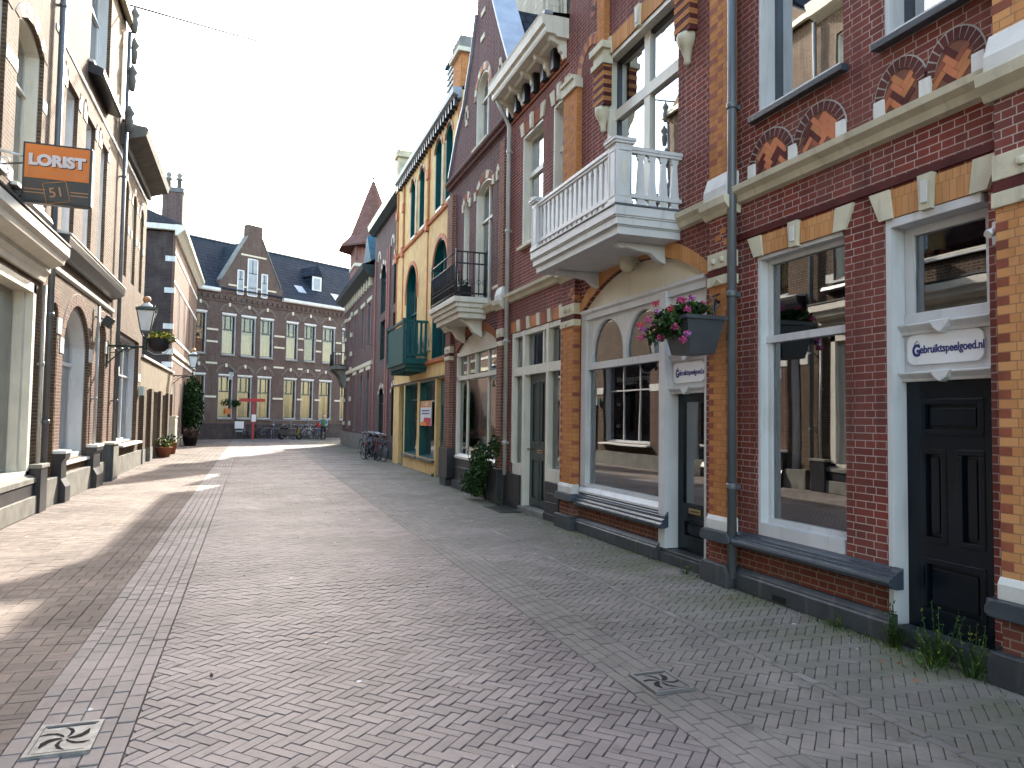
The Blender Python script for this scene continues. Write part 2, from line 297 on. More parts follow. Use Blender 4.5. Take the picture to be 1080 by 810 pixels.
def window(B, fr, s0, s1, z0, z1, rise=0, rec=.17, lin=.045, sash=.055, ts=(), ms=(), bar=.05, barm=None, mat='white_wood', glass='glass', sillm=None, sill_d=.09, curtain=None, sashm=None, d0=.008, bot=None, lab=None, small=()):
    """frame lining the opening, sashes set back, one pane sheet behind, optional sill and curtain"""
    mb = MB(fr); zs = z1-rise; sm_ = sashm or mat; bo = bot if bot is not None else lin
    for a, b, q in ((s0, s0+lin, max(d0, .055)), (s1-lin, s1, d0)): mb.box(a, b, q, rec+.05, z0, zs, mat)
    mb.box(s0+lin, s1-lin, d0, rec+.05, z0, z0+bo, mat)
    i0, i1 = s0+lin, s1-lin; c = (s0+s1)/2
    for a, b in ((i0, i0+sash), (i1-sash, i1)): mb.box(a, b, rec-.03, rec+.03, z0+bo, zs, sm_)
    mb.box(i0+sash, i1-sash, rec-.03, rec+.03, z0+bo, z0+bo+sash, sm_)
    if rise:
        arch_ring(mb, c, (s1-s0)/2-lin, zs, max(rise-lin, .02), lin, d0, rec+.05, [mat], 10, 0)
        arch_ring(mb, c, (s1-s0)/2-lin-sash, zs, max(rise-lin-sash, .015), sash, rec-.03, rec+.03, [sm_], 10, 0)
    else:
        mb.box(s0+lin, s1-lin, d0, rec+.05, z1-lin, z1, mat); mb.box(i0+sash, i1-sash, rec-.03, rec+.03, z1-lin-sash, z1-lin, sm_)
    top = lambda s: zs+(0 if not rise else max(0, rise-lin)*math.sqrt(max(0, 1-((s-c)/((s1-s0)/2-lin))**2))) if rise else z1-lin
    for t in ts: mb.box(i0+.001, i1-.001, rec-.055, rec+.04, t-bar/2, t+bar/2, barm or mat)
    for t in ms: mb.box(t-bar/2, t+bar/2, rec-.045, rec+.035, z0+bo+.001, top(t)-.001, mat)
    for a, b, c_, e in small: mb.box(a, b, rec-.02, rec+.025, c_, e, sm_)
    w = mb.build('window', B); 
    if lab: w['label'] = lab
    pts = [(i0, z0+bo), (i1, z0+bo), (i1, zs)] + ([q for q in arc(c, (s1-s0)/2-lin, zs, max(rise-lin, .02), 10)[::-1]][1:-1] if rise else [(i1, z1-lin)][:0]) + [(i0, zs)]
    if not rise: pts = [(i0, z0+bo), (i1, z0+bo), (i1, z1-lin), (i0, z1-lin)]
    MB(fr).prism(pts, rec, rec+.008, glass).build('pane', w)
    if sillm:
        MB(fr).prism([(rec, z0+.0), (rec, z0-.07), (-sill_d, z0-.09), (-sill_d, z0-.03)], s0-.06, s1+.06, sillm, 's').build('sill', w, bevel=.006)
    if curtain:
        cm, side = curtain[0], curtain[1]; mb = MB(fr); wdt = (i1-i0)
        spans = {'both': [(i0, i0+wdt*.28), (i1-wdt*.28, i1)], 'all': [(i0, i1)], 'far': [(i1-wdt*.25, i1)], 'near': [(i0, i0+wdt*.25)]}[side]
        zc0, zc1 = (z0+bo, z1) if len(curtain) < 3 else curtain[2]
        for a, b in spans:
            n = max(3, int((b-a)/.04)); q = [(a+(b-a)*k/n, rec+.16+.025*math.sin(k*1.9)) for k in range(n+1)]
            for u, v in zip(q, q[1:]): mb.face([(u[0], u[1], zc0), (v[0], v[1], zc0), (v[0], v[1], zc1), (u[0], u[1], zc1)], cm, True)
        mb.build('curtain', w, fixn=False)
    return w
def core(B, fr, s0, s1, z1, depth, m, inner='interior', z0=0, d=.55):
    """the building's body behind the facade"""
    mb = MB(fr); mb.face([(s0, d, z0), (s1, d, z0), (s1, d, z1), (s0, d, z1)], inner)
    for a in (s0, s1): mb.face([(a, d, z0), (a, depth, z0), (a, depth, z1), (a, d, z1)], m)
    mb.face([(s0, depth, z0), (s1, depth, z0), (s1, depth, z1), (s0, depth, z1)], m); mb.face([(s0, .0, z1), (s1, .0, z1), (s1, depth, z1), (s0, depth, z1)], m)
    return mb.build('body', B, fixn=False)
def lettering(txt, size, parent, o, right, up, out, m, ext=.004, bold=0.0, name='lettering', align='CENTER', sx=1.0):
    cu_ = bpy.data.curves.new(name, 'FONT'); cu_.body = txt; cu_.size = size; cu_.extrude = ext; cu_.offset = bold; cu_.align_x = align; cu_.align_y = 'CENTER'; cu_.resolution_u = 4
    t = bpy.data.objects.new('tmp', cu_); COL.objects.link(t); dg = bpy.context.evaluated_depsgraph_get(); dg.update()
    me = bpy.data.meshes.new_from_object(t.evaluated_get(dg)); bpy.data.objects.remove(t); bpy.data.curves.remove(cu_)
    o = Vector(o)-MB.root(parent); right, up, out = Vector(right), Vector(up), Vector(out)
    for v in me.vertices: v.co = o+right*(v.co.x*sx)+up*v.co.y+out*v.co.z
    me.materials.clear(); me.materials.append(MATS[m]); ob = bpy.data.objects.new(name, me); COL.objects.link(ob); ob.parent = parent; return ob
# ------------------------------------------------------------------ ground and paving
g = MB(); g.face([(-160, -160, -.06), (160, -160, -.06), (160, 220, -.06), (-160, 220, -.06)], 'concrete'); tag(g.build('ground'), kind='structure')
g = MB(); g.box(-3.7, 5.6, -2, 75, -.055, -.026, 'joint'); g.box(-30, 30, 46, 75, -.055, -.0255, 'joint'); tag(g.build('paving_bed'), kind='structure')
def clip(poly, x0, x1):
    for sgn, lim in ((1, x0), (-1, x1)):
        out = []
        for i in range(len(poly)):
            a, b = poly[i], poly[(i+1) % len(poly)]; ia, ib = sgn*(a[0]-lim) >= 0, sgn*(b[0]-lim) >= 0
            if ia: out.append(a)
            if ia != ib: t = (lim-a[0])/(b[0]-a[0]); out.append((lim, a[1]+t*(b[1]-a[1])))
        poly = out
        if len(poly) < 3: return []
    return poly
def und(x, y): return .004*math.sin(x*1.3+y*.7)+.003*math.sin(x*2.9-y*1.7)+.002*math.sin(y*4.1+x)
def pave(name, polys, m, x0, x1, g_=.0036):
    v = []; f = []; tone = []; fi = 0
    for P in polys:
        xs = [p[0] for p in P]
        if max(xs) <= x0 or min(xs) >= x1: continue
        if min(xs) < x0 or max(xs) > x1:
            P = clip(P, x0, x1)
            if not P: continue
        n = len(P); cx = sum(p[0] for p in P)/n; cy_ = sum(p[1] for p in P)/n
        far = cy_ > 26; z = random.uniform(-.0015, .0015)+und(cx, cy_); t = random.random(); tx, ty = random.gauss(0, .006), random.gauss(0, .006)
        t = min(1, max(0, t*.6+.2+.25*math.sin(cx*.9+cy_*.37)*math.sin(cy_*.21+1)+random.gauss(0, .1)))
        b0 = len(v)
        def sh(p, g): 
            dx, dy = cx-p[0], cy_-p[1]; L = math.hypot(dx, dy)+1e-6; return (p[0]+dx/L*g*1.4, p[1]+dy/L*g*1.4)
        for p in P: q = sh(p, g_+.004); v.append((q[0], q[1], z+(q[0]-cx)*tx+(q[1]-cy_)*ty))
        f.append(tuple(range(b0, b0+n))); tone.append(t)
        if not far:
            for p in P: q = sh(p, g_); v.append((q[0], q[1], z-.005+(q[0]-cx)*tx+(q[1]-cy_)*ty))
            for p in P: q = sh(p, g_); v.append((q[0], q[1], z-.022))
            for i in range(n):
                j = (i+1) % n; f.append((b0+i, b0+n+i, b0+n+j, b0+j)); f.append((b0+n+i, b0+2*n+i, b0+2*n+j, b0+n+j)); tone += [t*.85, t*.6]
    me = bpy.data.meshes.new(name); me.from_pydata(v, [], f); me.materials.append(MATS[m])
    a = me.attributes.new('tone', 'FLOAT', 'FACE'); a.data.foreach_set('value', tone)
    o = bpy.data.objects.new(name, me); COL.objects.link(o); tag(o, kind='structure'); return o
def herring(x0, x1, y0, y1, W=.068, n=3, ang=45, ox=0):
    c, s = math.cos(R(ang)), math.sin(R(ang)); out = []; Rr = max(abs(x0), abs(x1), abs(y0), abs(y1))*1.5; N = int(Rr/W)
    # cells in the rotated frame
    cs = [(c*x+s*y, -s*x+c*y) for x in (x0, x1) for y in (y0, y1)]
    i0, i1 = int(min(p[0] for p in cs)/W)-n, int(max(p[0] for p in cs)/W)+n; j0, j1 = int(min(p[1] for p in cs)/W)-n, int(max(p[1] for p in cs)/W)+n
    for i in range(i0, i1):
        for j in range(j0, j1):
            k = (i-j) % (2*n)
            if k == 0: w, h = n*W, W
            elif k == 2*n-1: w, h = W, n*W
            else: continue
            u, v_ = i*W, j*W; cx, cy_ = c*(u+w/2)-s*(v_+h/2), s*(u+w/2)+c*(v_+h/2)
            if not (x0-.15 < cx < x1+.15 and y0 < cy_ < y1): continue
            out.append([(c*a-s*b+ox, s*a+c*b) for a, b in ((u, v_), (u+w, v_), (u+w, v_+h), (u, v_+h))])
    return out
def running(x0, x1, y0, y1, rows, L=.2):
    w = (x1-x0)/rows; out = []
    for r in range(rows):
        y = y0-random.random()*L
        while y < y1: out.append([(x0+r*w, y), (x0+(r+1)*w, y), (x0+(r+1)*w, y+L), (x0+r*w, y+L)]); y += L*random.choice((1, 1, 1, .98))
    return out
def basket(x0, x1, y0, y1, c=.2):
    out = []
    for i in range(int((x1-x0)/c)+1):
        for j in range(int((y1-y0)/c)+1):
            x, y = x0+i*c, y0+j*c
            if (i+j) % 2: out += [[(x+k*c/2, y), (x+(k+1)*c/2, y), (x+(k+1)*c/2, y+c), (x+k*c/2, y+c)] for k in range(2)]
            else: out += [[(x, y+k*c/3), (x+c, y+k*c/3), (x+c, y+(k+1)*c/3), (x, y+(k+1)*c/3)] for k in range(3)]
    return out
YE = 62
pave('road', herring(-.55, 2.3, 1.6, YE, .068, 3, -45), 'pave_road', -.55, 2.3)
pave('gutter', running(-1.12, -.55, 1.6, YE, 6), 'pave_gutter', -9, 0); pave('gutter', running(2.3, 2.72, 1.6, YE, 5), 'pave_right', 0, 9, .0024)
pave('pavement', basket(-3.9, -1.12, 2.5, YE), 'pave_left', -3.9, -1.12, .003)
H2 = herring(2.72, 5.5, 1.6, YE, .068, 3, -45, .02)
pave('pavement', H2, 'pave_right', 2.72, 3.5, .0026); pave('pavement', H2, 'pave_right', 3.57, 5.5, .0024)
pavem('pave_seam', (.14, .13, .12), (.18, .165, .155), (.27, .26, .25), .8); pave('pavement_seam', running(3.5, 3.57, 1.6, YE, 1, .21), 'pave_seam', 0, 9, .002)
pave('square', running(-14, -3.9, 46, YE, 60, .25)+running(5.5, 12, 46, YE, 40, .25), 'pave_left', -14, 12)
# ------------------------------------------------------------------ right side, facade plane x = 4.8 (outward is -d)
XR = 4.8; fr = FR(XR)
def mold(fr_, s0, s1, prof, m, name, B, bevel=0):
    return MB(fr_).prism(prof, s0, s1, m, 's').build(name, B, bevel=bevel)
STRING = [(0, 3.98), (-.05, 4.0), (-.07, 4.06), (-.12, 4.1), (-.13, 4.155), (-.11, 4.165), (0, 4.19)]
SILLP = [(.0, .42), (-.07, .42), (-.10, .43), (-.145, .455), (-.155, .48), (-.145, .505), (-.115, .515), (-.115, .53), (-.075, .535), (-.075, .55), (-.03, .565), (.0, .585)]
PLINTH = [(.0, 0), (-.09, 0), (-.09, .15), (-.075, .165), (-.075, .18), (-.03, .215), (.0, .22)]
def pilaster(B, fr_, s0, s1, top=10.0, far=False, d=-.1, upper='brick_orange', body='brick_orange', low=True, colour='stone_cream'):
    c = (s0+s1)/2
    def seg(a, b, m, dd=0, e=0): mb.box(s0-e, s1+e, d-dd, .02, a, b, m)
    mb = MB(fr_); seg(.22, .44, 'brick_base'); seg(.7, 3.16, body)
    seg(3.27, 3.34, 'red_brick_solid', .01, .01); seg(3.52, 3.9, 'brick_dark'); seg(4.36, top, upper)
    if not far:
        z = .75; k = 0
        while z < 3.1:
            if k % 2 == 0: mb.box(s1-.085, s1+.002, d-.002, .02, z+.003, z+.06, 'orange_red')
            elif k % 4 == 1: mb.box(s0-.002, s0+.055, d-.002, .02, z+.003, z+.06, 'orange_red')
            z += .0625; k += 1
        z = 4.5
        while z < top-.2: mb.box(s1-.14, s1+.002, d-.002, .02, z, z+.062, 'orange_red'); mb.box(s0+.12, s0+.2, d-.002, .02, z+.06, z+.12, 'orange_red'); z += .19
        mb.box(s0-.002, s0+.1, d-.002, .02, 3.58, 3.65, 'orange_solid'); mb.box(s0+.15, s0+.25, d-.002, .02, 3.65, 3.71, 'orange_solid'); mb.box(s0+.06, s0+.16, d-.002, .02, 3.71, 3.77, 'orange_solid')
    P = mb.build('pilaster', B)
    mb = MB(fr_)
    mb.prism([(s0-.06, 0), (s1+.06, 0), (s1+.06, .14), (s1+.02, .22), (s0-.02, .22), (s0-.06, .14)], d-.08, .02, 'grey_plinth')
    mb.build('pilaster_base', P, bevel=.01); mb = MB(fr_)
    if low:
        mb.prism([(s0-.08, .46), (s0-.04, .44), (s1+.04, .44), (s1+.08, .46), (s1+.08, .51), (s1+.03, .56), (s0-.03, .56), (s0-.08, .51)], d-.07, .02, 'grey_sill')
        mb.build('pilaster_sill', P, bevel=.01)
    mb = MB(fr_)
    mb.prism([(d-.03, .56), (d-.03, .66), (d-.005, .705), (.02, .705), (.02, .56)], s0-.012, s1+.012, 'stone_white', 's')
    mb.build('stone_foot', P, bevel=.006); mb = MB(fr_)
    seg2 = lambda a, b, dd: mb.box(s0-dd, s1+dd, d-dd, .02, a, b, colour)
    seg2(3.16, 3.265, .02)
    mb.prism([(c-.09, 3.17), (c, 3.245), (c+.09, 3.17), (c+.06, 3.165), (c, 3.215), (c-.06, 3.165)], d-.032, d-.02, colour)
    mb.build('stone_block', P, bevel=.006); mb = MB(fr_); seg2(3.345, 3.52, .015)
    for q in (-.08, .08): mb.lathe((c+q, d-.015, 3.43), [(.028, -.028), (.034, 0), (.028, .028)], colour, 8)
    mb.build('stone_block', P, bevel=.006); mb = MB(fr_)
    mb.prism([(.02, 3.9), (d-.02, 3.9), (d-.05, 3.95), (d-.1, 4.0), (d-.11, 4.08), (.02, 4.08)], s0-.06, s1+.06, colour, 's')
    mb.prism([(d-.06, 4.081), (d-.06, 4.2), (d-.005, 4.36), (.02, 4.36), (.02, 4.081)], s0-.03, s1+.03, 'stone_white', 's')
    mb.build('stone_cap', P, bevel=.006); return P
def flat_lintel(mb, s0, s1, z0, z1, keys, d=-.012, body='soldier_orange', flare=.1, kw=.13):
    mb.prism([(s0, z0), (s1, z0), (s1+flare, z1), (s0-flare, z1)], d, .02, body)
    mb.prism([(s0-.004, z0-.004), (s0+kw, z0-.004), (s0+kw-.03, z1+.004), (s0-flare-.004, z1+.004)], d-.018, .02, 'stone_cream')
    mb.prism([(s1+.004, z0-.004), (s1-kw, z0-.004), (s1-kw+.03, z1+.004), (s1+flare+.004, z1+.004)], d-.018, .02, 'stone_cream')
    for k in keys: mb.prism([(k-.05, z0-.02), (k+.05, z0-.02), (k+.065, z1+.02), (k-.065, z1+.02)], d-.04, .02, 'stone_cream'); mb.prism([(k-.025, z0+.03), (k+.025, z0+.03), (k+.03, z1-.03), (k-.03, z1-.03)], d-.052, d-.04, 'stone_white')
def panel_door(B, fr_, s0, s1, z0, z1, d, m, panels, glass=None, letter=None, knob=None, label=None):
    """leaf with recessed panels: rails and stiles proud of the field"""
    mb = MB(fr_); f = MB(fr_)
    S = sorted({s0, s1, *[p[0] for p in panels], *[p[1] for p in panels]}); Z = sorted({z0, z1, *[p[2] for p in panels], *[p[3] for p in panels]})
    for a, b in zip(S, S[1:]):
        for c, e in zip(Z, Z[1:]):
            if not any(p[0] < (a+b)/2 < p[1] and p[2] < (c+e)/2 < p[3] for p in panels): mb.box(a, b, d, d+.05, c, e, m)
    for i, p in enumerate(panels):
        if not (glass and i == 0): mb.box(p[0]+.001, p[1]-.001, d+.03, d+.045, p[2]+.001, p[3]-.001, m)
    D = mb.build('door', B)
    for p in panels:
        if glass and p is panels[0]:
            MB(fr_).box(p[0], p[1], d+.025, d+.032, p[2], p[3], glass).build('pane', D); continue
        q = MB(fr_); a, b, c, e = p; w = .045
        for (x0, x1, y0, y1) in ((a, b, c, c+w), (a, b, e-w, e), (a, a+w, c+w, e-w), (b-w, b, c+w, e-w)): q.box(x0, x1, d-.008, d+.03, y0, y1, m)
        q.prism([(a+w*1.6, c+w*1.6), (b-w*1.6, c+w*1.6), (b-w*1.6, e-w*1.6), (a+w*1.6, e-w*1.6)], d+.012, d+.03, m); q.build('door_panel', D, bevel=.006)
    if letter: MB(fr_).box(letter[0]-.12, letter[0]+.12, d-.012, d, letter[1]-.03, letter[1]+.03, 'brass').box(letter[0]-.09, letter[0]+.09, d-.018, d-.012, letter[1]-.012, letter[1]+.012, 'metal_dark').build('letter_slot', D)
    if knob: MB(fr_).tube([(knob[0], d, knob[1]), (knob[0], d-.05, knob[1])], .012, 'brass').lathe((knob[0], d-.06, knob[1]-.02), [(.01, 0), (.028, .01), (.028, .03), (.01, .04)], 'brass', 10).build('handle', D)
    if label: D['label'] = label
    return D
def ledge(mb, s0, s1, z, d, h=.09):
    mb.prism([(d, z-h*.5), (d-.03, z-h*.5), (d-.035, z-h*.2), (d-.075, z+h*.25), (d-.075, z+h*.4), (d, z+h*.5)], s0, s1, 'white_wood', 's')
    c = (s0+s1)/2; mb.prism([(c-.09, z+h*.45), (c+.09, z+h*.45), (c+.05, z-.02), (c, z-h*.65), (c-.05, z-.02)], d-.09, d-.02, 'white_wood')
def signplate(B, s0, s1, z0, z1, d, X, txtsize):
    h = z1-z0; r = h*.28; c = (s0+s1)/2; pts = []
    for (x, y, a0) in ((s1-r, z1-r, 0), (s0+r, z1-r, 90), (s0+r, z0+r, 180), (s1-r, z0+r, 270)):
        pts += [(x+r*math.cos(R(a0+k*22.5)), y+r*math.sin(R(a0+k*22.5))) for k in range(5)]
    S_ = MB(FR(X)).prism(pts, d-.02, d, 'sign_white').build('sign_plate', B, bevel=.004); S_['label'] = 'white rounded plate reading Gebruiktspeelgoed.nl in blue letters'
    o = (X+d-.021, c, (z0+z1)/2-.005)
    lettering('ebruiktspeelgoed.nl', txtsize, S_, (o[0], c+(s1-s0)*.315, o[2]), (0, -1, 0), (0, 0, 1), (-1, 0, 0), 'ink_blue', .002, .0022, align='LEFT', sx=.80)
    lettering('G', txtsize*1.45, S_, (o[0], c+(s1-s0)*.42, o[2]-.006), (0, -1, 0), (0, 0, 1), (-1, 0, 0), 'ink_blue', .002, .006, align='LEFT', sx=.8)
    x = o[0]; y = c+(s1-s0)*.37; z = z1-h*.30
    MB().tube([(x, y+.028, z-.05), (x, y+.01, z), (x, y-.012, z+.02), (x, y-.02, z+.01)], .0035, 'ink_blue', 5).tube([(x, y-.03, z+.0), (x, y-.022, z-.02)], .003, 'ink_blue', 5).build('emblem', S_)
# ---- house with the navy door (A)
A = thing('brick_house', (4.8, 4.5, 0), 'dark red brick house at the right edge with navy door and pairs of blind arches', 'house')
winA = (5.02, 6.19, .585, 3.37); doorA = (3.70, 4.58, .12, 3.34)
upA1 = (5.02, 6.17, 4.84, 7.3); upA2 = (3.66, 4.58, 4.84, 7.3)
mb = MB(fr); wall(mb, -4, 6.5, .22, 9.8, 0, .55, [winA, doorA, upA1, upA2, (1.2, 2.35, .585, 3.37), (1.2, 2.35, 4.84, 7.3)], 'brick_dark')
mb.box(4.58, 6.5, .0, .3, 0, .22, 'grey_plinth').box(-4, 3.70, .0, .3, 0, .22, 'grey_plinth'); mb.box(3.70, 4.58, -.02, .5, -.01, .1295, 'grey_plinth')
mb.box(-4, 6.5, -.022, .02, 3.60, 3.665, 'red_brick_solid')
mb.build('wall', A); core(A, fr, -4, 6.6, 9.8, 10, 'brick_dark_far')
flt = MB(fr); flat_lintel(flt, 3.69, 4.62, 3.345, 3.575, [4.17]); flat_lintel(flt, 5.0, 6.21, 3.375, 3.575, [5.62]); flt.build('lintel', A)
def blind_pair(B, pairs, hw, base=4.19, zs=4.31, rise=.30):
    for c in pairs:
        mb = MB(fr); arch_ring(mb, c, hw-.085, zs, rise-.085, .085, -.012, .02, ['red_brick_solid'], 12, .2, 'mortar'); q = [(p[0], p[1]) for p in arc(c, hw-.085, zs, rise-.085, 12)]
        o = mb.build('blind_arch', B)
        h = MB(fr); W = .05; ang = 45
        for poly in herring(-.4, .4, -.4, .5, W, 3, ang):
            g = [(p[0]*.965+sum(r_[0] for r_ in poly)/4*.035, p[1]*.965+sum(r_[1] for r_ in poly)/4*.035) for p in poly]
            x, y = sum(p[0] for p in g)/4, sum(p[1] for p in g)/4
            ok = abs(x) < hw-.10 and y+zs > base+.02 and (y < 0 or (x/(hw-.10))**2+(y/(rise-.10))**2 < 1.0)
            if ok: h.prism([(c+p[0], zs+p[1]) for p in g], -.006, .004, random.choice(['orange_solid', 'terracotta', 'orange_red', 'terracotta', 'red_brick_solid']))
        h.prism(q+[(c+hw-.085, base), (c-hw+.085, base)], -.001, .01, 'mortar_pink'); h.build('arch_infill', o)
    ed = sorted({round(c+k*hw, 3) for c in pairs for k in (-1, 1)})
    ed = [ed[0]+.05]+[sum(ed[1:-1])/len(ed[1:-1])]+[ed[-1]-.05]
    for e in ed: MB(fr).box(e-.05, e+.05, -.03, .02, base, zs+.03, 'stone_white').build('impost', B, bevel=.004)
blind_pair(A, [5.98, 5.32], .33); blind_pair(A, [4.42, 3.94], .25)
mold(fr, 3.62, 6.5, STRING, 'stone_cream', 'string_course', A); mold(fr, 4.44, 6.46, SILLP, 'grey_sill', 'sill_band', A, .004); mold(fr, 4.50, 6.46, PLINTH, 'grey_plinth', 'plinth', A, .004)
MB(fr).box(5.68, 5.86, -.094, -.085, .02, .075, 'hatch').build('vent', A)
mb = MB(fr); mb.box(4.56, 6.5, -.004, .01, .22, .42, 'brick_base'); mb.build('base_brick', A)
window(A, fr, *winA, ts=[2.53], bar=.07, lin=.035, sash=.05, rec=.13, bot=.12, small=[(5.12, 5.125, .7, .71)], curtain=('frost', 'all', (.72, 1.75)), lab='tall white sash window over the grey sill')
window(A, fr, *upA1, ts=[6.3], rec=.2, sashm='grey_sill', sillm='grey_sill', glass='glass_sky'); window(A, fr, *upA2, ts=[6.3], rec=.2, sashm='grey_sill', sillm='grey_sill', glass='glass_sky')
window(A, fr, 1.2, 2.35, .585, 3.37, ts=[2.53]); window(A, fr, 1.2, 2.35, 4.84, 7.3, ts=[6.3], glass='glass_sky')
mb = MB(fr); s0, s1 = 3.70, 4.58
for a, b, q in ((s0, s0+.04, .06), (s1-.05, s1, -.006)): mb.box(a, b, q, .24, .13, 3.34, 'white_wood')
mb.box(s0+.05, s1-.05, -.006, .24, 3.27, 3.34, 'white_wood'); mb.box(s0+.05, s1-.05, .13, .2, 2.05, 2.58, 'white_wood')
for a, b in ((s0+.05, s0+.13), (s1-.13, s1-.05)): mb.box(a, b, .14, .2, 2.58, 3.27, 'white_wood')
mb.box(s0+.13, s1-.13, .14, .2, 3.2, 3.27, 'white_wood'); ledge(mb, s0+.05, s1-.05, 2.45, .13); ledge(mb, s0+.05, s1-.05, 2.075, .13, .08)
DF = mb.build('door_frame', A, bevel=.005); MB(fr).box(s0+.13, s1-.13, .17, .178, 2.58, 3.2, 'glass').build('pane', DF)
signplate(A, 3.835, 4.49, 2.165, 2.405, .13, XR, .086)
panel_door(A, fr, 3.75, 4.53, .13, 2.04, .145, 'door_navy', [(3.87, 4.40, 1.62, 1.90), (3.87, 4.09, .80, 1.52), (4.18, 4.40, .80, 1.52), (3.87, 4.40, .26, .68)], label='navy panelled front door')
pilaster(A, fr, 3.02, 3.57, body='brick_orange_pale', upper='brick_orange_pale')
mb = MB(fr); mb.box(3.575, 3.64, -.16, .02, .44, .56, 'grey_sill').box(3.575, 3.66, -.1, .02, .0, .2, 'grey_plinth'); mb.build('sill_end', A, bevel=.008)
MB(fr).tube([(3.63, 0, 3.05), (3.63, -.1, 3.0)], .03, 'bracket_white').box(3.60, 3.66, -.02, 0, 2.94, 3.1, 'bracket_white').build('wall_bracket', A)
mb = MB(fr); mb.prism([(0, 9.5), (-.15, 9.5), (-.2, 9.65), (-.45, 9.75), (-.45, 9.95), (0, 9.95)], -4, 6.5, 'stone_cream', 's'); mb.build('cornice', A)
mb = MB(fr); mb.prism([(-.3, 9.95), (4, 13), (8, 9.95)], -4, 6.45, 'slate_dark', 's'); mb.build('roof', A)
def downpipe(B, fr_, s, d, z0, z1, r=.045, m='pipe_grey', brk=(1, 3, 5, 7), kink=None):
    mb = MB(fr_); mb.tube([(s, d, z0), (s, d, z1)] if not kink else [(s, d, z0), (s, d, z1-.8)]+kink, r, m, 10)
    for z in brk:
        if z < z1: mb.lathe((s, d, z), [(r+.008, 0), (r+.012, .02), (r+.012, .05), (r+.008, .07)], m, 10); mb.box(s-.015, s+.015, d, 0, z+.01, z+.05, m)
    return mb.build('downpipe', B)
downpipe(A, fr, 6.475, -.10, .1, 9.5, .048)
# ---- shop with the white balcony (B)
Bb = thing('brick_shop', (4.8, 8.7, 0), 'dark red brick shop with wide arched white shopfront below a white balcony', 'shop')
shopB = (7.08, 10.42, .0, 3.83, .47); winB = (7.68, 9.60, 4.24, 7.02)
mb = MB(fr); wall(mb, 6.5, 11.0, 0, 9.8, 0, .55, [shopB, winB], 'brick_dark'); mb.build('wall', Bb); core(Bb, fr, 6.6, 11.0, 9.8, 10, 'brick_dark_far')
mb = MB(fr); A1 = arc(8.75, 1.67, 3.36, .47, 40); A2 = arc(8.75, 1.67+.2, 3.36-.0, .47+.22, 40)
for i in range(40): mb.prism([A1[i], A1[i+1], A2[i+1], A2[i]], -.014, .02, 'soldier_orange')
mb.build('arch', Bb)
mb = MB(fr); P = arc(8.75, 1.66, 3.36, .46, 24); mb.prism([(7.09, 3.30)]+P+[(10.41, 3.30)], .06, .1, 'cream_clean'); mb.build('tympanum', Bb)
mb = MB(fr)
mb.prism([(.02, 3.22), (-.005, 3.22), (-.005, 3.3), (-.03, 3.33), (-.03, 3.37), (.1, 3.37), (.1, 3.22)], 7.09, 10.41, 'white_wood', 's')
mb.box(10.24, 10.42, 0, .18, .70, 3.3, 'white_wood'); mb.box(8.05, 10.24, .02, .2, .60, .74, 'white_wood'); mb.prism([(.0, .60), (-.03, .60), (-.03, .63), (.0, .68), (.05, .71), (.05, .6)], 8.05, 10.42, 'white_wood', 's')
mb.box(7.90, 8.05, -.03, .18, .16, 3.3, 'white_wood'); mb.box(8.05, 10.24, .03, .16, 2.46, 2.56, 'white_wood'); mb.box(7.1, 7.15, .02, .18, .13, 3.3, 'white_wood')
def arched_lights(mb, spans, zb, zt, d0, d1, m, top):
    for a, b in spans:
        hw = (b-a)/2; P = arc((a+b)/2, hw, zt-min(hw, zt-zb-.02), min(hw, zt-zb-.02), 20)
        for p, q in zip(P, P[1:]): mb.face([(p[0], d0, p[1]), (q[0], d0, q[1]), (q[0], d0, top), (p[0], d0, top)], m); mb.face([(p[0], d0, p[1]), (q[0], d0, q[1]), (q[0], d1, q[1]), (p[0], d1, p[1])], m, True)
arched_lights(mb, [(9.13, 10.12), (8.10, 9.05)], 2.56, 3.17, .04, .14, 'white_wood', 3.23); arched_lights(mb, [(7.22, 7.84)], 2.56, 3.12, .04, .14, 'white_wood', 3.23)
mb.box(9.05, 9.13, .04, .14, 2.56, 3.23, 'white_wood').box(10.12, 10.24, .04, .14, 2.56, 3.23, 'white_wood').box(8.05, 8.10, .04, .14, 2.56, 3.23, 'white_wood')
mb.box(7.15, 7.22, .04, .14, 2.46, 3.23, 'white_wood').box(7.84, 7.9, .04, .14, 2.46, 3.23, 'white_wood')
mb.box(7.15, 7.90, .08, .16, 2.04, 2.58, 'white_wood'); ledge(mb, 7.15, 7.90, 2.47, .08); ledge(mb, 7.15, 7.90, 2.07, .08, .08)
SF = mb.build('shopfront', Bb); 
MB(fr).box(8.04, 10.25, .085, .093, .73, 2.47, 'glass').build('pane', SF); MB(fr).box(8.04, 10.25, .085, .093, 2.55, 3.22, 'glass').build('pane', SF); MB(fr).box(7.2, 7.86, .12, .128, 2.56, 3.22, 'glass').build('pane', SF)
mb = MB(fr)
for a, b in ((8.1, 8.35), (8.75, 8.95), (9.6, 9.9)):
    n = 8; q = [(a+(b-a)*k/n, .33+.03*math.sin(k*2.1)) for k in range(n+1)]
    for u, v in zip(q, q[1:]): mb.face([(u[0], u[1], 2.55), (v[0], v[1], 2.55), (v[0], v[1], 3.2), (u[0], u[1], 3.2)], 'curtain', True)
mb.build('curtain', SF, fixn=False)
panel_door(Bb, fr, 7.16, 7.89, .15, 2.03, .15, 'door_navy', [(7.27, 7.78, .72, 1.93), (7.27, 7.78, .30, .55)], glass='glass', letter=(7.52, .64), label='navy shop door with a tall glass pane')
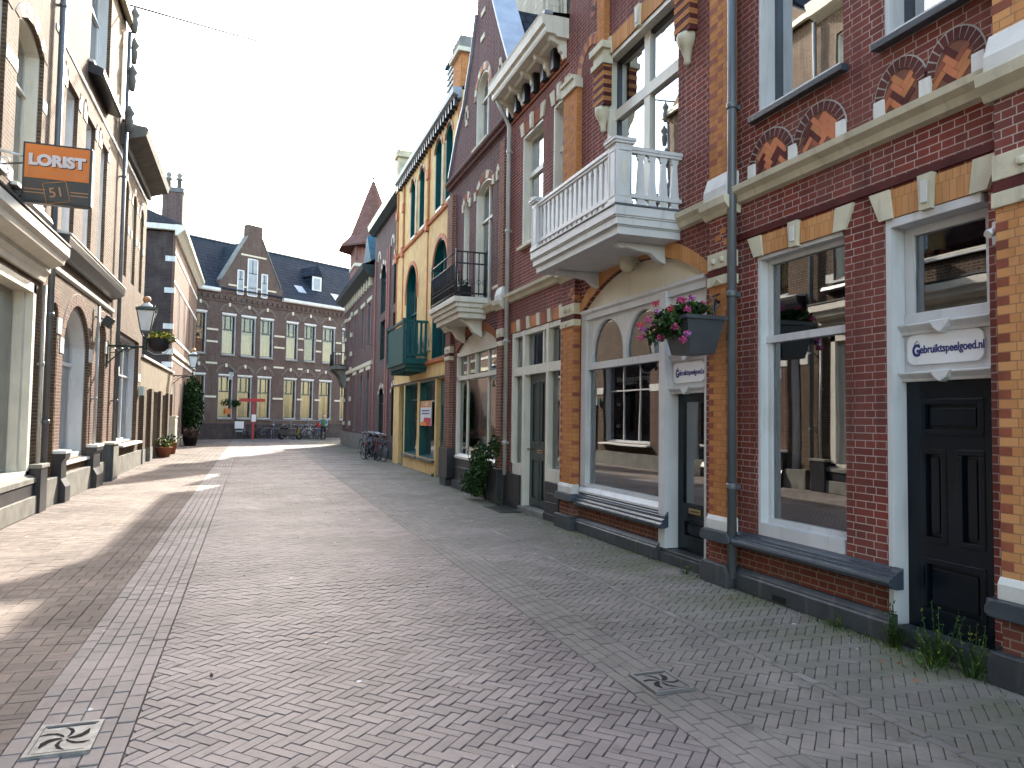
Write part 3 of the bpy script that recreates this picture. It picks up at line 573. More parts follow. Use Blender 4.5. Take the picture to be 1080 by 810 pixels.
MB(fr).box(7.08, 8.05, -.05, .5, -.01, .12, 'grey_plinth').box(7.1, 8.0, -.02, .2, .121, .15, 'metal_dark').build('doorstep', Bb, bevel=.01)
signplate(Bb, 7.20, 7.86, 2.16, 2.40, .08, XR, .086)
mb = MB(fr); mb.box(8.05, 10.42, -.002, .55, .22, .6, 'brick_base'); mb.build('base_brick', Bb)
mold(fr, 7.86, 10.42, [(.0, .42), (-.05, .40), (-.10, .40), (-.12, .43), (-.12, .455), (-.09, .47), (-.09, .5), (-.06, .515), (-.06, .55), (-.02, .57), (.0, .60)], 'grey_sill', 'sill_band', Bb, .004)
mold(fr, 8.02, 10.46, PLINTH, 'grey_plinth', 'plinth', Bb, .004)
pilaster(Bb, fr, 6.52, 6.88); pilaster(Bb, fr, 10.47, 10.98, top=6.95)
mold(fr, 6.94, 10.4, STRING, 'stone_cream', 'string_course', Bb)
mb = MB(fr); flat_lintel(mb, 7.66, 9.62, 7.03, 7.28, [8.64], kw=.2); mb.build('lintel', Bb)
window(Bb, fr, *winB, ts=[6.15], ms=[8.64], bar=.15, rec=.16, lin=.06, sash=.05, mat='cream_wood', sashm='black_paint', glass='glass_sky', lab='large four-light window above the balcony')
for c in (9.66, 7.43):
    mb = MB(fr); z = 6.28; k = 0; hw = .165
    while z < 6.88: mb.box(c-hw, c+hw, -.11-(.006 if k % 2 else 0), .02, z, z+.0625, 'brick_orange' if k % 2 else 'red_brick_solid'); z += .0625; k += 1
    mb.lathe((c, -.03, 5.92), [(.02, 0), (.05, .03), (.04, .08), (.08, .2), (.1, .22), (.13, .3), (.135, .36)], 'stone_cream', 8)
    mb.box(c-.2, c+.2, -.15, .02, 6.88, 6.96, 'stone_cream').box(c-.17, c+.17, -.12, .02, 6.96, 7.1, 'stone_cream').box(c-.22, c+.22, -.17, .02, 7.1, 7.2, 'stone_cream')
    mb.box(c-.12, c+.12, -.09, .02, 7.2, 8.1, 'brick_orange'); mb.build('corbelled_pillar', Bb)
mb = MB(fr); arch_ring(mb, 10.17, .34, 7.1, .38, .16, -.012, .02, ['orange_red', 'orange_solid'], 15, .1, 'mortar'); arch_ring(mb, 9.75, .0001+.28, 7.9, .3, .14, -.012, .02, ['orange_red', 'red_brick_solid'], 13, .1, 'mortar')
mb.box(10.45, 11.0, -.14, .02, 6.95, 7.1, 'stone_cream').box(10.5, 10.98, -.17, .02, 7.1, 7.16, 'stone_cream'); mb.build('niche_arch', Bb)
mb = MB(fr); mb.prism([(0, 9.5), (-.15, 9.5), (-.2, 9.65), (-.45, 9.75), (-.45, 9.95), (0, 9.95)], 6.52, 11.0, 'stone_cream', 's'); mb.build('cornice', Bb)
mb = MB(fr); mb.prism([(-.3, 9.95), (4, 13), (8, 9.95)], 6.52, 11.0, 'slate_dark', 's'); mb.build('roof', Bb)
# balcony
XB = -.91; b0, b1 = 7.55, 10.3
mb = MB(fr)
for z0, z1, e in ((3.87, 3.96, .07), (3.96, 3.975, .055), (3.975, 4.06, .03), (4.06, 4.08, .015), (4.08, 4.19, 0)): mb.box(b0+e, b1-e, XB+e, .0, z0, z1, 'white_wood')
mb.box(b0-.015, b1+.015, XB-.015, .0, 4.19, 4.215, 'pipe_grey')
BAL = mb.build('balcony', Bb, bevel=.006)
def rail(mb, a0, a1, d0, d1):
    mb.box(a0, a1, d0, d1, 4.83, 4.865, 'white_wood').box(a0-.01, a1+.01, d0-.015, d1+.015, 4.865, 4.91, 'white_wood'); mb.box(a0, a1, d0+.005, d1-.005, 4.30, 4.35, 'white_wood')
mb = MB(fr); rail(mb, b0+.24, b1-.1, XB+.03, XB+.1); rail(mb, b0+.03, b0+.1, XB+.2, .0); rail(mb, b1-.1, b1-.03, XB+.2, .0); mb.build('handrail', BAL, bevel=.004)
def bboard(mb, c, along, dpos):
    prof = [(-.06, 4.23), (.06, 4.23), (.045, 4.27), (.06, 4.31), (.06, 4.37), (.052, 4.40), (.03, 4.76), (.045, 4.78), (.045, 4.80), (.055, 4.815), (.055, 4.83), (-.055, 4.83), (-.055, 4.815), (-.045, 4.80), (-.045, 4.78), (-.03, 4.76), (-.052, 4.40), (-.06, 4.37), (-.06, 4.31), (-.045, 4.27)]
    if along == 's': mb.prism([(c+p[0], p[1]) for p in prof], dpos-.018, dpos+.018, 'white_wood')
    else: mb.prism([(c+p[0], p[1]) for p in prof], dpos-.018, dpos+.018, 'white_wood', 's')
    return mb
first = bboard(MB(fr), b0+.34, 's', XB+.065).build('baluster', BAL)
k = 1
while b0+.34+k*.152 < b1-.22: c = first.copy(); COL.objects.link(c); c.parent = BAL; c.location = (0, k*.152, 0); k += 1
fs = bboard(MB(fr), XB+.36, 'd', b0+.065).build('baluster', BAL)
for k in (1, 2, 3): c = fs.copy(); COL.objects.link(c); c.parent = BAL; c.location = (k*.152, 0, 0)
def bpost(a, d):
    mb = MB(fr); mb.box(a-.105, a+.105, d-.105, d+.105, 4.215, 4.92, 'white_wood').box(a-.12, a+.12, d-.12, d+.12, 4.215, 4.26, 'white_wood').box(a-.13, a+.13, d-.13, d+.13, 4.92, 4.95, 'white_wood').box(a-.145, a+.145, d-.145, d+.145, 4.95, 4.985, 'white_wood')
    mb.prism([(a-.15, 4.985), (a+.15, 4.985), (a, 5.01)], d-.15, d+.15, 'white_wood')
    for (x0, x1, z0, z1) in ((-.085, .085, 4.30, 4.32), (-.085, .085, 4.84, 4.86), (-.085, -.065, 4.32, 4.84), (.065, .085, 4.32, 4.84)): mb.box(a+x0, a+x1, d-.112, d-.1, z0, z1, 'white_wood'); mb.box(a-.112, a-.1, d+x0, d+x1, z0, z1, 'white_wood')
    mb.prism([(d+x, z) for x, z in ((0, 4.4), (.025, 4.55), (.035, 4.66), (.02, 4.72), (0, 4.76), (-.02, 4.72), (-.035, 4.66), (-.025, 4.55))], a-.115, a-.1, 'cream_wood', 's')
    return mb.build('balcony_post', BAL, bevel=.004)
bpost(b0+.115, XB+.115); bpost(b1-.115, XB+.115)
for c in (8.0, 9.85):
    mb = MB(fr); mb.prism([(0, 3.87), (-.66, 3.87), (-.68, 3.83), (-.6, 3.79), (-.54, 3.81), (-.4, 3.78), (-.2, 3.76), (-.1, 3.68), (0, 3.64)], c-.05, c+.05, 'white_wood', 's'); mb.build('bracket', BAL, bevel=.01)
mb = MB(fr); mb.lathe((8.75, -.1, 3.68), [(.05, 0), (.1, .05), (.13, .14), (.12, .22), (.14, .26), (.13, .3)], 'stone_cream', 10); mb.box(8.63, 8.87, -.12, .02, 3.8, 3.98, 'stone_cream'); mb.build('keystone', Bb, bevel=.01)
# ---- house with the green door (C)
Cc = thing('brick_house', (4.8, 12.5, 0), 'narrow dark brick house with green door between sidelights and an ornate cream cornice', 'house')
frC = (11.15, 13.62, .0, 3.36); w1 = (12.12, 13.18, 5.0, 7.12); w2 = (11.02, 11.66, 5.0, 7.12)
mb = MB(fr); wall(mb, 11.0, 13.9, 0, 8.1, 0, .55, [frC, w1, w2], 'brick_dark'); mb.build('wall', Cc); core(Cc, fr, 11.0, 13.9, 8.15, 9, 'brick_dark_far')
mb = MB(fr); s0, s1 = 11.15, 13.62
for a, b, z in ((s0, s0+.06, .65), (s1-.09, s1, .65), (12.93, 13.03, .1), (11.75, 11.85, .1)): mb.box(a, b, -.01, .16, z, 3.36, 'cream_wood')
mb.box(s0, s1, 0, .16, 2.52, 2.68, 'cream_wood').box(s0, s1, 0, .16, 3.27, 3.36, 'cream_wood').box(12.02, 12.08, .02, .14, 2.68, 3.3, 'cream_wood')
for a, b in ((s0, 11.75), (13.03, s1)): mb.box(a, b, -.01, .2, .65, .86, 'cream_wood')
SF = mb.build('door_surround', Cc, bevel=.004)
for a, b, c, e in ((s0, 11.8, .85, 2.53), (13.0, s1-.05, .85, 2.53), (s0, 12.04, 2.66, 3.28), (12.06, 12.95, 2.66, 3.28), (13.0, s1-.05, 2.66, 3.28)): MB(fr).box(a+.01, b-.01, .09, .098, c, e, 'glass').build('pane', SF)
MB(fr).box(13.03, s1+.3, -.05, .2, .12, .65, 'black_paint').box(13.03, s1+.3, -.07, .2, 0, .12, 'black_paint').build('base_panel', Cc, bevel=.006)
mb = MB(fr); mb.box(s0, 11.75, -.05, .2, .12, .65, 'black_paint').box(s0-.02, 11.77, -.07, .2, 0, .12, 'black_paint')
for z in (.3, .45): mb.box(s0+.05, 11.7, -.06, .1, z, z+.02, 'black_paint')
mb.build('base_panel', Cc, bevel=.006); MB(fr).box(11.75, 13.03, -.08, .5, -.01, .1, 'concrete').build('doorstep', Cc, bevel=.01)
panel_door(Cc, fr, 11.86, 12.92, .11, 2.52, .12, 'door_green', [(11.95, 12.35, 1.25, 2.4), (12.43, 12.83, 1.25, 2.4), (11.95, 12.35, .22, 1.0), (12.43, 12.83, .22, 1.0)], letter=(12.4, 1.12), knob=(12.84, 1.15), label='dark green double-panelled front door')
mb = MB(fr)
for k in range(5): a = 11.1+k*.52; mb.prism([(a, 3.375), (a+.14, 3.375), (a+.17, 3.6), (a+.03, 3.6)], -.03, .02, 'stone_cream'); mb.prism([(a+.15, 3.38), (a+.5, 3.38), (a+.53, 3.59), (a+.18, 3.59)], -.012, .02, 'orange_red' if k % 2 else 'orange_solid')
mb.build('lintel', Cc); mold(fr, 11.05, 13.95, STRING, 'stone_cream', 'string_course', Cc)
window(Cc, fr, *w1, ts=[6.35], mat='cream_wood', glass='glass_sky', sillm='stone_cream', bar=.09); window(Cc, fr, *w2, ts=[6.35], mat='cream_wood', glass='glass_sky', sillm='stone_cream', bar=.09)
mb = MB(fr); flat_lintel(mb, 12.1, 13.2, 7.13, 7.38, [12.65], body='brick_orange_dull'); flat_lintel(mb, 11.02, 11.68, 7.13, 7.38, [11.35], body='brick_orange_dull'); mb.build('lintel', Cc)
mb = MB(fr); mb.prism([(0, 7.6), (-.03, 7.6), (-.03, 7.65), (0, 7.67)], 11.02, 13.88, 'brick_orange_dull', 's')
for k in range(6): a = 11.15+k*.47; mb.box(a, a+.2, -.02, .02, 7.7, 8.0, 'orange_red').box(a+.06, a+.14, -.035, .02, 7.76, 7.94, 'brick_orange_dull'); mb.box(a+.25, a+.38, -.12, .02, 7.68, 8.05, 'black_paint')
mb.build('frieze', Cc)
mb = MB(fr); mb.prism([(0, 8.02), (-.22, 8.02), (-.25, 8.06), (-.4, 8.06), (-.42, 8.1), (-.42, 8.17), (-.47, 8.2), (-.5, 8.32), (-.52, 8.36), (0, 8.36)], 11.02, 13.9, 'cream_wood', 's'); CO = mb.build('cornice', Cc)
mb = MB(fr); p0 = mb.prism([(0, 7.72), (-.05, 7.72), (-.07, 7.8), (-.12, 7.84), (-.14, 7.93), (-.3, 7.98), (-.33, 8.06), (0, 8.06)], 11.1, 11.2, 'cream_wood', 's').build('bracket', CO, bevel=.008)
for k in range(1, 5): c = p0.copy(); COL.objects.link(c); c.parent = CO; c.location = (0, .66*k, 0)
mb = MB(fr); mb.prism([(-.3, 8.36), (-.45, 8.36), (-.45, 8.42), (-.3, 8.42)], 11.0, 13.9, 'zinc', 's'); mb.face([(11, -.3, 8.4), (13.9, -.3, 8.4), (13.9, 6, 9.0), (11, 6, 9.0)], 'slate_dark'); mb.face([(11, 0, 8.1), (11, 0, 8.41), (11, 6, 9.0), (11, 6, 8.1)], 'brick_dark_far'); mb.build('roof', Cc)
downpipe(Cc, fr, 13.78, -.08, .6, 8.1, .045, 'pipe_cream', (1.2, 3.2, 5.4, 7), [(13.78, -.08, 7.55), (13.8, -.2, 7.8), (13.8, -.36, 8.1)])
# ---- gabled shop (D)
D = thing('gabled_shop', (4.8, 16.3, 0), 'brown brick shop with pointed gable, arched shopfront and black iron balcony', 'shop')
shopD = (14.62, 17.78, .0, 3.70, .34); dw = [(16.85, 17.35, 4.5, 7.0, .2), (15.05, 16.3, 4.2, 7.05, .2), (14.28, 14.66, 4.5, 7.0, .15), (15.4, 16.42, 8.0, 9.65, .5)]
mb = MB(fr); wall(mb, 13.9, 18.8, 0, 7.75, 0, .55, [shopD]+dw[:3], 'brick_dark_far'); mb.build('wall', D)
mb = MB(fr); L = [(13.9, 7.75), (18.8, 7.75), (18.8, 8.0), (18.1, 8.9), (17.5, 9.4), (16.9, 10.3), (16.5, 11.2), (16.45, 12.4), (15.55, 12.4), (15.5, 11.5), (14.7, 10.1), (13.9, 8.8)]
a, b, c_, e, r_ = dw[3]; zs = e-r_; ar = arc((a+b)/2, (b-a)/2, zs, r_, 12)
mb.face([(13.9, 0, 7.75), (a, 0, 7.75), (a, 0, 10.1), (14.7, 0, 10.1), (13.9, 0, 8.8)], 'brick_dark_far'); mb.face([(b, 0, 7.75), (18.8, 0, 7.75), (18.8, 0, 8.0), (18.1, 0, 8.9), (17.5, 0, 9.4), (17.03, 0, 10.1), (b, 0, 10.1)], 'brick_dark_far')
mb.face([(a, 0, 7.75), (b, 0, 7.75), (b, 0, 8.0), (a, 0, 8.0)], 'brick_dark_far'); mb.face([(14.7, 0, 10.1), (17.03, 0, 10.1), (16.9, 0, 10.3), (16.5, 0, 11.2), (16.45, 0, 12.4), (15.55, 0, 12.4), (15.5, 0, 11.5)], 'brick_dark_far')
for p, q in zip(ar, ar[1:]): mb.face([(p[0], 0, p[1]), (q[0], 0, q[1]), (q[0], 0, 10.1), (p[0], 0, 10.1)], 'brick_dark_far')
mb.prism([(p[0], p[1]) for p in L], .45, .5, 'brick_dark_far')
for i in range(len(L)):
    p, q = L[i], L[(i+1) % len(L)]; mb.face([(p[0], 0, p[1]), (q[0], 0, q[1]), (q[0], .5, q[1]), (p[0], .5, p[1])], 'brick_dark_far')
mb.build('gable', D)
mb = MB(fr)
for p, q in ((L[11], L[10]), (L[10], L[9]), (L[3], L[2]), (L[4], L[3]), (L[5], L[4]), (L[6], L[5])):
    mb.prism([p, q, (q[0], q[1]+.1), (p[0], p[1]+.1)], -.06, .5, 'zinc')
mb.box(15.5, 16.5, -.05, .55, 12.4, 12.5, 'stone_cream'); mb.build('coping', D)
core(D, fr, 13.9, 18.8, 7.9, 12, 'brick_dark_far'); mb = MB(fr); mb.prism([(13.9, 7.9), (18.8, 7.9), (16.0, 11.3)], .5, 12, 'slate_dark'); mb.build('roof', D)
window(D, fr, *dw[3][:4], rise=.5, ms=[15.91], ts=[9.1], mat='cream_wood', sillm='stone_cream'); mb = MB(fr); arch_ring(mb, 15.91, .51, 9.15, .5, .16, -.02, .02, ['orange_red', 'orange_solid', 'stone_cream'], 13, .06, 'mortar')
for a in (14.6, 17.2): mb.box(a-.12, a+.12, -.03, .02, 9.0, 9.2, 'stone_cream').box(a-.06, a+.06, -.03, .02, 8.85, 9.35, 'stone_cream')
for z in (10.4, 11.0): mb.box(15.8, 16.1, -.025, .02, z, z+.12, 'stone_cream')
mb.build('arch', D)
for w in dw[:3]: window(D, fr, *w[:4], rise=w[4], ts=[6.2], ms=([15.68] if w[1]-w[0] > 1 else []), mat='cream_wood', sillm='stone_cream', glass='glass', curtain=('curtain', 'all') if w[1]-w[0] < 1 else None)
mb = MB(fr)
for w in dw[:3]: arch_ring(mb, (w[0]+w[1])/2, (w[1]-w[0])/2, w[3]-w[4], w[4], .18, -.015, .02, ['brick_orange_dull', 'brick_orange_dull', 'stone_cream'], 7, .05, 'mortar'); mb.box(w[0]-.12, w[0], -.03, .02, 6.75, 6.95, 'stone_cream').box(w[1], w[1]+.12, -.03, .02, 6.75, 6.95, 'stone_cream')
mb.build('window_arch', D)
mb = MB(fr); mb.prism([(0, 7.62), (-.08, 7.66), (-.1, 7.72), (-.16, 7.76), (-.16, 7.82), (0, 7.86)], 13.95, 18.7, 'brick_dark_far', 's'); mb.build('string_course', D); mold(fr, 14.5, 18.0, STRING, 'stone_cream', 'string_course', D)
pilaster(D, fr, 14.0, 14.32, top=7.4, far=True, upper='brick_brown', low=False, body='brick_brown'); pilaster(D, fr, 18.1, 18.6, top=7.4, far=True, upper='brick_brown', body='brick_brown', low=False)
mb = MB(fr); mb.box(17.85, 18.7, -.2, .02, .22, .95, 'black_paint').box(13.92, 14.6, -.2, .02, .1, .7, 'black_paint'); mb.box(14.62, 17.78, -.04, .3, 0, .73, 'black_paint'); mb.prism([(-.04, .2), (-.09, .2), (-.09, .0), (-.04, .0)], 14.62, 17.8, 'grey_plinth', 's').box(14.62, 17.78, -.06, 0, .5, .53, 'grey_plinth'); mb.build('base_panel', D, bevel=.008)
mb = MB(fr); A1 = arc(16.2, 1.58, 3.36, .34, 30); A2 = arc(16.2, 1.78, 3.38, .52, 30)
for i in range(30): mb.prism([A1[i], A1[i+1], A2[i+1], A2[i]], -.014, .02, 'brick_orange_dull')
mb.build('arch', D)
mb = MB(fr); mb.prism([(14.62, 3.26)]+arc(16.2, 1.57, 3.36, .33, 20)+[(17.78, 3.26)], .05, .1, 'cream_wood'); mb.box(14.63, 17.77, 0, .12, 3.2, 3.3, 'cream_wood').box(14.63, 17.77, 0, .14, 2.62, 2.72, 'cream_wood').prism([(.14, .73), (-.03, .73), (-.03, .78), (.05, .84), (.14, .84)], 14.6, 17.8, 'cream_wood', 's')
for a, w, q in ((14.62, .08, .04), (15.3, .06, .05), (16.95, .06, .05), (17.68, .1, 0)): mb.box(a, a+w, q, .12, .8, 3.25, 'cream_wood')
mb.box(16.2, 16.25, .02, .1, 2.72, 3.2, 'cream_wood'); SF = mb.build('shopfront', D)
for c, e in ((.83, 2.64), (2.7, 3.22)): MB(fr).box(14.7, 17.7, .08, .088, c, e, 'glass').build('pane', SF)
# iron balcony
mb = MB(fr); XD = -.77; d0, d1 = 15.25, 17.65
for z0, z1, e in ((3.88, 4.0, .16), (4.0, 4.1, .1), (4.1, 4.2, .05), (4.2, 4.32, 0)): mb.box(d0+e, d1-e, XD+e, 0, z0, z1, 'cream_wood')
for c in (15.75, 17.1): mb.prism([(0, 3.95), (-.5, 3.95), (-.5, 3.85), (-.3, 3.75), (-.2, 3.6), (0, 3.5)], c-.08, c+.08, 'cream_wood', 's')
BD = mb.build('balcony', D, bevel=.01); BD['label'] = 'cream slab balcony with a black iron railing'
mb = MB(fr); c4 = [(d0+.05, XD+.05), (d1-.05, XD+.05)]
for z in (4.40, 5.05, 5.30): mb.tube([(d0+.05, -.02, z), (d0+.05, XD+.05, z), (d1-.05, XD+.05, z), (d1-.05, -.02, z)], .018 if z > 5.2 else .018, 'iron', 5)
for a, d in c4+[(d0+.05, -.05), (d1-.05, -.05)]: mb.tube([(a, d, 4.32), (a, d, 5.36)], .022, 'iron', 5)
k = d0+.15
while k < d1-.1: mb.tube([(k, XD+.05, 4.36), (k, XD+.05, 5.05)], .014, 'iron', 4); mb.ring((k+.06, XD+.05, 4.62), .05, .010, 'iron', 'd', 10, 4); k += .12
k = XD+.17
while k < -.05: mb.tube([(d0+.05, k, 4.36), (d0+.05, k, 5.3)], .013, 'iron', 4); mb.ring((d0+.05, k, 4.65), .05, .006, 'iron', 's', 10, 4); k += .13
mb.build('railing', BD)
t = tag(MB(fr).box(15.55, 16.0, -.55, -.3, 4.33, 4.6, 'pot_dark').leaves((15.78, -.42, 4.68), (.22, .12, .12), 90, .07, ['leaf_dark', 'petal_white', 'leaf']).build('planter'), 'dark planter with a small white-flecked plant on the iron balcony', 'planter')
# ---- yellow house (E), plane x = 5.1
fe = FR(5.1); E_ = thing('yellow_house', (5.1, 23.4, 0), 'yellow plastered house with terracotta trim, teal windows and teal balcony', 'house')
gf = [(19.85, 21.1, .02, 2.84), (21.3, 23.4, .47, 2.84), (23.75, 25.8, .47, 2.84), (26.0, 26.9, .02, 2.84)]
a1 = [(20.05, 21.85, 3.45, 6.95, .8), (24.1, 25.95, 3.45, 6.95, .8)]; t2 = [(19.75, 20.55, 7.9, 10.1, .35), (20.95, 21.85, 7.9, 10.1, .35), (23.3, 24.1, 7.9, 10.0, .35), (24.75, 25.55, 7.9, 10.0, .35)]
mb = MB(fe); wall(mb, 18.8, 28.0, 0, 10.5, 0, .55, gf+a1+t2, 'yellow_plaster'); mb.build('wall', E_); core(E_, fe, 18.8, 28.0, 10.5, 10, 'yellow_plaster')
for i, w in enumerate(gf):
    if i in (0, 3): panel_door(E_, fe, w[0]+.06, w[1]-.06, .05, 2.78, .12, 'teal', [(w[0]+.2, w[1]-.2, 1.0, 2.1), (w[0]+.2, w[1]-.2, .2, .85)], knob=(w[1]-.18, 1.1)); MB(fe).box(w[0], w[1], 0, .3, 0.0, .04, 'concrete').build('doorstep', E_)
    else: window(E_, fe, *w, mat='teal', sillm='grey_sill', rec=.2, ts=[2.3]if i == 2 else (), curtain=('frost_grey', 'near'))
for w in a1: window(E_, fe, *w[:4], rise=w[4], mat='teal', ms=[(w[0]+w[1])/2-.25, (w[0]+w[1])/2+.25], ts=[5.3], bar=.08, rec=.22)
for w in t2: window(E_, fe, *w[:4], rise=w[4], mat='teal', ts=[9.0], rec=.22, lin=.07)
mb = MB(fe)
for w in a1: arch_ring(mb, (w[0]+w[1])/2, (w[1]-w[0])/2, w[3]-w[4], w[4], .13, -.03, .01, ['terracotta'], 10, 0); mb.box(w[0]-.16, w[0]-.02, -.03, .01, 5.7, 6.15, 'terracotta').box(w[1]+.02, w[1]+.16, -.03, .01, 5.7, 6.15, 'terracotta')
for w in t2: arch_ring(mb, (w[0]+w[1])/2, (w[1]-w[0])/2, w[3]-w[4], w[4], .09, -.03, .01, ['terracotta', 'beige_trim'], 7, 0)
mb.prism([(0, 7.68), (-.06, 7.7), (-.08, 7.78), (0, 7.85)], 18.8, 28, 'terracotta', 's'); mb.prism([(0, 3.3), (-.08, 3.33), (-.1, 3.42), (0, 3.46)], 18.8, 28, 'terracotta', 's')
for s in (18.95, 22.6, 26.6, 27.8):
    mb.box(s-.1, s+.1, -.05, .01, 7.85, 10.2, 'brick_orange'); mb.box(s-.13, s+.13, -.09, .01, 9.2, 9.5, 'terracotta').box(s-.12, s+.12, -.1, .01, 7.55, 7.9, 'terracotta'); mb.box(s-.04, s+.04, -.03, .01, 3.5, 7.6, 'terracotta')
for s in (20.75, 24.42): mb.box(s-.12, s+.12, -.04, .01, 7.9, 9.7, 'beige_trim')
mb.build('trim', E_); mb = MB(fe); mb.prism([(0, 2.86), (-.04, 2.86), (-.04, 2.9), (0, 2.92)], 18.85, 28, 'black_paint', 's')
mb.box(21.95, 24.0, -.03, .01, 3.75, 4.25, 'beige_trim')
for k in range(5): mb.box(22.1+k*.38, 22.15+k*.38, -.04, 0, 3.88, 4.1, 'black_paint')
mb.build('fascia_band', E_)
mb = MB(fe); mb.prism([(0, 10.3), (-.08, 10.3), (-.1, 10.36), (-.24, 10.42), (-.26, 10.55), (-.22, 10.58), (0, 10.58)], 18.85, 27.4, 'frost_grey', 's')
for k in range(28): a = 19.0+k*.3; mb.box(a, a+.1, -.17, 0, 10.15, 10.38, 'black_paint')
mb.build('cornice', E_)
mb = MB(fe); mb.prism([(-.1, 10.58), (3, 12.0), (8, 10.58)], 18.9, 28, 'slate_dark', 's'); RF = mb.build('roof', E_)
MB(fe).box(18.95, 19.75, -.02, .75, 10.4, 11.6, 'brick_orange').box(18.85, 19.85, -.12, .85, 11.6, 11.72, 'stone_cream').box(18.9, 19.8, -.06, .8, 11.72, 12.05, 'concrete').build('chimney', RF)
MB(fe).box(27.6, 28.05, -.08, .6, 10.3, 11.6, 'beige_trim').box(27.5, 28.15, -.15, .7, 11.6, 11.85, 'beige_trim').build('parapet_pier', RF)
mb = MB(fe); mb.box(20.4, 21.4, .25, 1.9, 10.6, 12.25, 'teal_blue').box(20.3, 21.5, .15, 2.0, 12.25, 12.33, 'teal_blue')
for k in range(5): mb.box(20.35, 21.45, .2, .26, 11.35+k*.18, 11.41+k*.18, 'stone_white')
mb.build('dormer', RF)
mb = MB(fe); e0, e1, XE = 22.35, 25.3, -.78
mb.box(e0, e1, XE, 0, 3.35, 3.52, 'teal').box(e0+.1, e1-.1, XE+.1, 0, 3.24, 3.35, 'teal')
for k in range(8): mb.box(e0+.2+k*.36, e0+.28+k*.36, XE+.15, 0, 3.12, 3.25, 'teal')
mb.box(e0+.05, e1-.05, XE+.03, XE+.07, 3.52, 4.55, 'teal').box(e0, e1, XE, XE+.1, 4.62, 4.7, 'teal')
for a in (e0+.02, e1-.1): mb.box(a, a+.08, XE+.0, XE+.08, 3.52, 4.75, 'teal').box(a, a+.08, XE+.08, 0, 4.62, 4.7, 'teal').box(a, a+.08, XE+.08, 0, 3.6, 3.66, 'teal')
for k in range(5): mb.box(e0+.04, e0+.08, XE+.12+k*.14, XE+.19+k*.14, 3.6, 4.65, 'teal')
mb.build('balcony', E_)['label'] = 'teal boarded balcony'
# poster in the window
PO = MB(fe).box(21.75, 23.2, -.01, .015, 1.45, 2.22, 'sign_white').box(21.75, 23.2, -.014, -.01, 2.02, 2.22, 'poster_orange').build('poster')
tag(PO, 'white orange and red poster hung over the window of the yellow house', 'poster')
MB(fe).prism([(21.75, 1.45), (22.9, 1.45), (22.6, 1.7), (21.75, 1.7)], -.014, -.01, 'poster_red').box(22.35, 23.2, -.017, -.014, 1.45, 1.56, 'poster_orange').build('colour_band', PO)
lettering('TE HUUR', .19, PO, (5.083, 22.47, 2.12), (0, -1, 0), (0, 0, 1), (-1, 0, 0), 'sign_white', .002)
for z in (1.92, 1.83): MB(fe).box(21.95, 23.0, -.013, -.01, z-.02, z+.015, 'ink_blue').build('text_line', PO)
# ---- purple brick house (F) and the corner house with tower (G), plane x = 5.4
ff = FR(5.4); F_ = thing('brick_house', (5.4, 31.7, 0), 'narrow purple brick house with green cornice beyond the yellow house', 'house')
fw = [(29.0, 30.2, .9, 3.0, .3), (32.0, 33.3, .9, 3.0, .3), (29.0, 30.2, 4.2, 6.0), (32.0, 33.3, 4.2, 6.0), (29.0, 30.2, 6.3, 8.5, .5), (32.0, 33.4, 6.3, 8.5, .5)]
mb = MB(ff); wall(mb, 28.1, 35.3, 0, 10.6, 0, .55, fw, 'brick_purple')
for s in (28.3, 30.9, 31.4, 34.6): mb.box(s, s+.35, -.06, .01, .8, 9.0, 'tower_brick')
for w in fw:
    if len(w) > 4: arch_ring(mb, (w[0]+w[1])/2, (w[1]-w[0])/2, w[3]-w[4], w[4], .2, -.03, .01, ['stone_cream', 'tower_brick'], 9, .05)
for s in (30.5, 33.9): arch_ring(mb, s, .25, 8.9, .3, .12, -.03, .01, ['stone_cream'], 7, 0)
mb.build('wall', F_); core(F_, ff, 28.1, 35.3, 10.6, 9, 'brick_purple')
for w in fw: window(F_, ff, *w[:4], rise=w[4] if len(w) > 4 else 0, mat='door_green', ts=[w[3]-.7])
mold(ff, 28.1, 35.3, [(0, 10.3), (-.15, 10.3), (-.35, 10.5), (-.4, 10.75), (0, 11.0)], 'door_green', 'cornice', F_); mb = MB(ff); mb.prism([(-.3, 10.8), (3.5, 12.2), (7, 10.8)], 28.1, 35.3, 'roof_brown', 's'); mb.build('roof', F_)
mb = MB(ff); mb.box(28.1, 35.3, -.1, .02, 0, .75, 'grey_plinth'); mb.build('plinth', F_)
G_ = thing('corner_house', (5.4, 41, 0), 'dark brick corner house with a pointed brown tower roof', 'house')
gw = [(36.1, 37.2, .9, 4.0, .4), (38.4, 39.5, .9, 4.0, .4), (41.2, 42.2, .9, 4.0, .4), (36.1, 37.2, 5.2, 7.4), (38.4, 39.5, 5.2, 7.4), (41.2, 42.2, 5.2, 7.4), (44.2, 45.2, 4.9, 7.4, .4), (44.2, 45.2, 1.0, 3.8)]
mb = MB(ff); wall(mb, 35.4, 46.8, 0, 8.6, 0, .55, gw, 'brick_purple')
for z in (1.2, 2.6, 4.3, 5.2, 6.3, 7.5): mb.box(43.2, 43.6, -.08, .01, z, z+.25, 'stone_cream').box(46.0, 46.7, -.05, .01, z, z+.2, 'stone_cream')
for w in gw: mb.box(w[0]-.2, w[1]+.2, -.04, .01, w[3]+.02, w[3]+.2, 'stone_cream'); mb.box(w[0]-.25, w[0]-.03, -.05, .01, w[2], w[3], 'tower_brick')
for k in range(12): mb.box(36+k*.9, 36.25+k*.9, -.15, .01, 8.1, 8.5, 'stone_cream')
mb.build('wall', G_); core(G_, ff, 35.4, 46.8, 8.6, 9, 'brick_purple')
